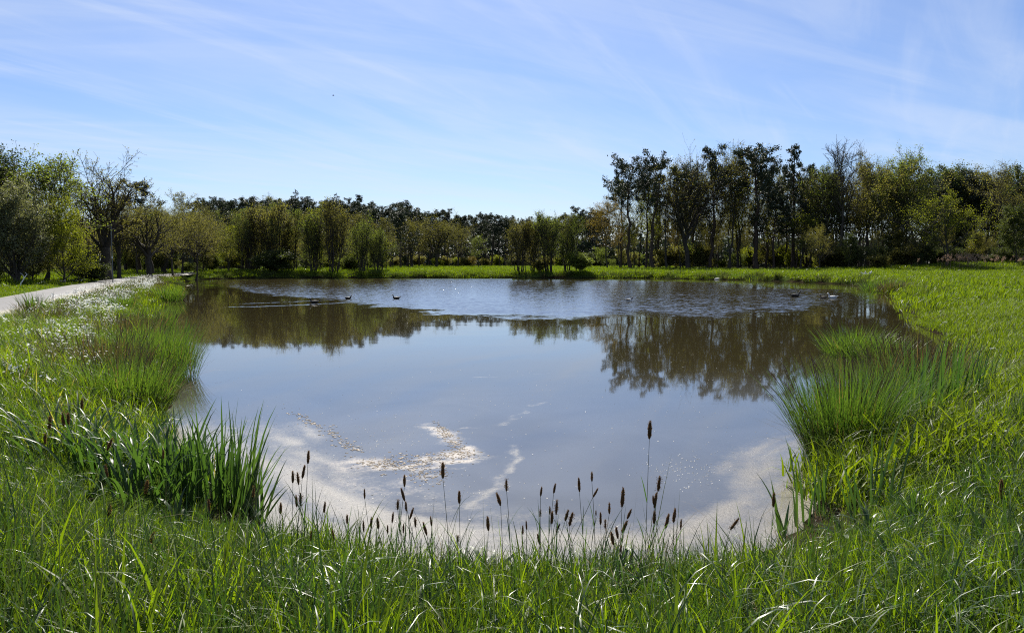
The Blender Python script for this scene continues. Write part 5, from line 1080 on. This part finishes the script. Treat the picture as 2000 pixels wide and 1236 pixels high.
# ---------------------------------------------------------------- post, branches, stones, reeds, flower heads, flakes
def post():
    d = 53.0; x = x_at(219, d); z = gz(x, d); root = link('marker_post', None, loc=(x, d, z), label='slim grey post standing at the road bend before the big oak', category='post')
    H = at_depth(219, 440, d)[2] - z
    V, q = tubes(np.array([[[0, 0, -.3], [0, 0, H * .5], [0, 0, H]]]), np.full((1, 3), .034), 10); link('pole', MB().add(V, q).mesh('pole', [M['metal']]), root)
    V, q = tubes(np.array([[[0, 0, H * .43], [0, 0, H * .45], [0, 0, H * .47]]]), np.array([[.042, .042, .042]]), 10); link('collar', MB().add(V, q).mesh('collar', [M['band']]), root)
    V, q = tubes(np.array([[[0, 0, H], [0, 0, H + .03], [0, 0, H + .05]]]), np.array([[.042, .038, .004]]), 10); link('cap', MB().add(V, q).mesh('cap', [M['metal']]), root)
post()
def branch(label, pxs, d, r):
    pts = np.array([at_depth(px, py, d + 0.15 * k) for k, (px, py) in enumerate(pxs)]); base = pts[0].copy(); base[2] = min(base[2], gz(base[0], d) + .02); pts[0] = base
    root = link('dead_branch', None, loc=base, label=label, category='branch'); P = pts - base
    n = len(P); V, q = tubes(P[None], np.linspace(r, r * .35, n)[None], 7); link('limb', MB().add(V, q).mesh('limb', [M['bleached']]), root)
    k = n // 2; tw = np.array([P[k], P[k] + [-.12, .1, .18], P[k] + [-.3, .12, .3]]); V, q = tubes(tw[None], np.array([[r * .5, r * .35, r * .15]]), 6); link('twig', MB().add(V, q).mesh('twig', [M['bleached']]), root)
branch('white bleached crooked branch sticking up from the left road verge', [(40, 559), (41, 553), (45, 547), (47, 543), (51, 538), (53, 536), (49, 532)], 46, 0.036)
def stump():
    d = 74; p0 = at_depth(1692, 547, d); z = gz(p0[0], d); root = link('driftwood_stump', None, loc=(p0[0], d, z), label='pale bleached root stump on the right soil bank', category='stump'); rg = np.random.default_rng(3)
    for k in range(6):
        a = rg.uniform(-1.2, 1.2); b = rg.uniform(.4, .9); P = np.array([[rg.normal(0, .15), 0, -.1], [math.sin(a) * .2, rg.normal(0, .1), .25 * b], [math.sin(a) * .5, rg.normal(0, .15), .5 * b], [math.sin(a) * .65, rg.normal(0, .2), .75 * b]])
        V, q = tubes(P[None], np.array([[.10, .09, .06, .02]]), 7); link('root', MB().add(V, q).mesh('root', [M['bleached']]), root)
stump()
def stone(label, px, py, s, seed):
    p = on_plane(px, py, 0.02); rg = np.random.default_rng(seed); me = bpy.data.meshes.new('stone')
    import bmesh
    bm = bmesh.new(); bmesh.ops.create_icosphere(bm, subdivisions=3, radius=1)
    for v in bm.verts:
        n = v.co.normalized(); k = 1 + 0.28 * (vnoise(np.array([n.x * 1.7 + seed]), np.array([n.y * 1.7 + n.z * 2.1]), seed)[0] - .5) + .12 * (vnoise(np.array([n.x * 5 + seed]), np.array([n.y * 5 + n.z * 4]), seed)[0] - .5)
        v.co = Vector((n.x * k * s, n.y * k * s * .8, n.z * k * s * .5))
    bm.to_mesh(me); bm.free(); me.materials.append(M['stone'])
    link('stone', me, loc=p, rotz=rg.random() * 6, label=label, category='stone')
stone('flat pale stone at the waterline below the right soil bank', 1543, 549, 0.55, 5)
stone('small pale stone at the far right waterline, left of the flat one', 1402, 546, 0.4, 6)
stone('white stone at the waterline beyond the faded right tussock', 1770, 590, 0.28, 7)
def reeds(label, px, d, n, H, seed, spread):
    rg = np.random.default_rng(seed); x = x_at(px, d); z = gz(x, d); root = link('dry_reeds', None, loc=(x, d, z), label=label, category='reeds')
    x0 = rg.normal(0, spread, n); y0 = rg.normal(0, .8, n); h = H * rg.uniform(.7, 1.15, n); lx = rg.normal(.12, .1, n) * h
    gzz = ground_z(x + x0, d + y0) - z
    P = np.stack([np.stack([x0 + lx * f ** 2, y0, gzz + h * f], 1) for f in (0, .35, .7, 1)], 1)
    V, q = tubes(P, np.tile([.012, .011, .009, .006], (n, 1)), 3); o = link('stalks', MB().add(V, q, a=.4).mesh('stalks', [M['reed']]), root); o['kind'] = 'stuff'
    V, q, a = leaves(P, rg, 22, .8, .09, .17, .3, along=1.2); o = link('plumes', MB().add(V, q, a=a).mesh('plumes', [M['reed']], False), root); o['kind'] = 'stuff'
reeds('pinkish dry reed bed before the dense right wood', 1885, 98, 70, 1.8, 1, 2.0)
reeds('thin dry reeds on the grassy mound at the right edge', 1970, 101, 30, 1.1, 2, 3.0)
def umbel(label, px, d, top, seed, n=4):
    rg = np.random.default_rng(seed); x = x_at(px, d); z = gz(x, d); H = at_depth(px, top, d)[2] - z; H = max(H, .2)
    root = link('white_flower', None, loc=(x, d, z), label=label, category='flower')
    P = np.array([[0, 0, -.03], [.01, 0, H * .4], [.0, .01, H * .7], [0, 0, H * .8]]); V, q = tubes(P[None], np.array([[.004, .0035, .003, .0025]]), 6); link('stem', MB().add(V, q, a=.3).mesh('stem', [M['stem']]), root)
    for k in range(n):
        a = k / n * 6.28 + rg.random(); e = np.array([math.cos(a) * .05, math.sin(a) * .05, H * rg.uniform(.92, 1.04)]); V, q = tubes(np.array([[[0, 0, H * .76], e * [.5, .5, .95], e]]), np.full((1, 3), .0015), 4); mb = MB().add(V, q, a=.3)
        link('stalk', mb.mesh('stalk', [M['stem']]), root)
        f = MB()
        for j in range(12):
            c = e + np.array([rg.normal(0, .016), rg.normal(0, .016), rg.normal(0, .004)])
            for b in np.arange(5) / 5 * 6.28 + rg.random():
                dv = np.array([math.cos(b), math.sin(b), .1]); ev = np.array([-math.sin(b), math.cos(b), 0]); f.add([c, c + dv * .006 + ev * .003, c + dv * .010, c + dv * .006 - ev * .003], [[0, 1, 2, 3]], a=rg.random())
        link('blossom', f.mesh('blossom', [M['petal']], False), root)
    for j in range(3): link('leaf', blade_mesh(rg, rg.uniform(.12, .2), .012, .5, 1.0, rg.random() * 6, 5), root, loc=(0, 0, H * rg.uniform(.2, .5)))
umbel('white flower head uppermost at the right edge of the near bank', 1962, 9.6, 768, 1, 5)
umbel('small white flower head just below the uppermost at the right', 1953, 9.2, 786, 2, 3)
umbel('white flower head second from the top of the right-edge cluster', 1972, 8.0, 834, 3, 4)
umbel('wide white flower head lowest at the right edge of the bank', 1966, 7.4, 876, 4, 6)
umbel('white flower head against the right edge of the picture', 1990, 7.5, 862, 5, 4)
umbel('white flower by the right shore above the lone water tussock', 1850, 22.5, 628, 6, 6)
umbel('white flower beside the right bank path of grass, upper one', 1948, 16, 680, 7, 6)
def buttercup():
    d = 6.6; x = x_at(1971, d); z = gz(x, d); H = at_depth(1971, 930, d)[2] - z
    root = link('buttercup', None, loc=(x, d, z), label='single yellow flower in the grass near the right edge', category='flower')
    V, q = tubes(np.array([[[0, 0, -.02], [.01, 0, H * .5], [0, 0, H]]]), np.full((1, 3), .0018), 5); link('stem', MB().add(V, q, a=.3).mesh('stem', [M['stem']]), root)
    for k in range(5):
        a = k / 5 * 6.28; dv = np.array([math.cos(a), math.sin(a), .45]); e = np.array([-math.sin(a), math.cos(a), 0]); c = np.array([0, 0, H])
        link('petal', MB().add([c, c + dv * .012 + e * .009, c + dv * .019, c + dv * .012 - e * .009], [[0, 1, 2, 3]]).mesh('petal', [M['yellow']], False), root)
buttercup()
def flakes(name, label, blobs, n, smin, smax, mat, seed, thick=0.003):
    rg = np.random.default_rng(seed); mb = MB(); k = 0
    while k < n:
        bx, by, sx, sy, ang = blobs[rg.integers(len(blobs))]; u, v = rg.normal(0, sx), rg.normal(0, sy); c, s = math.cos(ang), math.sin(ang)
        px, py = bx + u * c - v * s, by + u * s + v * c
        if py < 690: continue
        p = on_plane(px, py)
        if pond_sd(p[:1], p[1:2])[0] > -.25: continue
        m_ = rg.integers(6, 10); th = np.sort(rg.random(m_)) * 6.28; r = rg.uniform(smin, smax) * rg.uniform(.5, 1.2, m_); ring = np.stack([p[0] + r * 1.3 * np.cos(th), p[1] + r * np.sin(th), np.full(m_, thick)], 1)
        V = np.vstack([[p[0], p[1], thick * 1.6], ring, ring * [1, 1, 0] - [0, 0, .002]]); i = np.arange(m_); j = (i + 1) % m_
        mb.add(V, np.stack([0 * i, 1 + i, 1 + j], 1), np.stack([1 + i, 1 + m_ + i, 1 + m_ + j, 1 + j], 1), a=rg.random()); k += 1
    link(name, mb.mesh(name, [M[mat]], False), kind='stuff', label=label)
flakes('scum_flakes', 'tan flakes of scum drifting left of the swirl', [(590, 815, 16, 5, .5), (625, 838, 22, 7, .5), (660, 857, 18, 8, .6), (690, 872, 14, 5, .4), (760, 900, 30, 8, 0)], 220, .005, .021, 'flake', 1)
flakes('scum_flakes', 'tan crumbs thick along the curling swirl', [(865, 842, 12, 6, .8), (890, 866, 12, 8, 1.0), (905, 886, 16, 5, 0), (850, 893, 26, 6, 0), (790, 908, 32, 7, 0), (735, 905, 20, 5, 0), (830, 925, 20, 10, 0)], 800, .003, .014, 'flake', 2)
flakes('glint_specks', 'pale specks standing in for glints on the calm water', [(770, 855, 60, 22, 0), (600, 850, 120, 50, .2), (800, 770, 160, 40, 0), (1100, 830, 160, 60, 0), (1400, 800, 90, 60, 0), (560, 930, 60, 40, 0), (1340, 920, 45, 16, 0), (850, 960, 120, 25, 0)], 900, .003, .009, 'speck', 3, .002)  # small pale flakes stand in for sparkling glints on the water
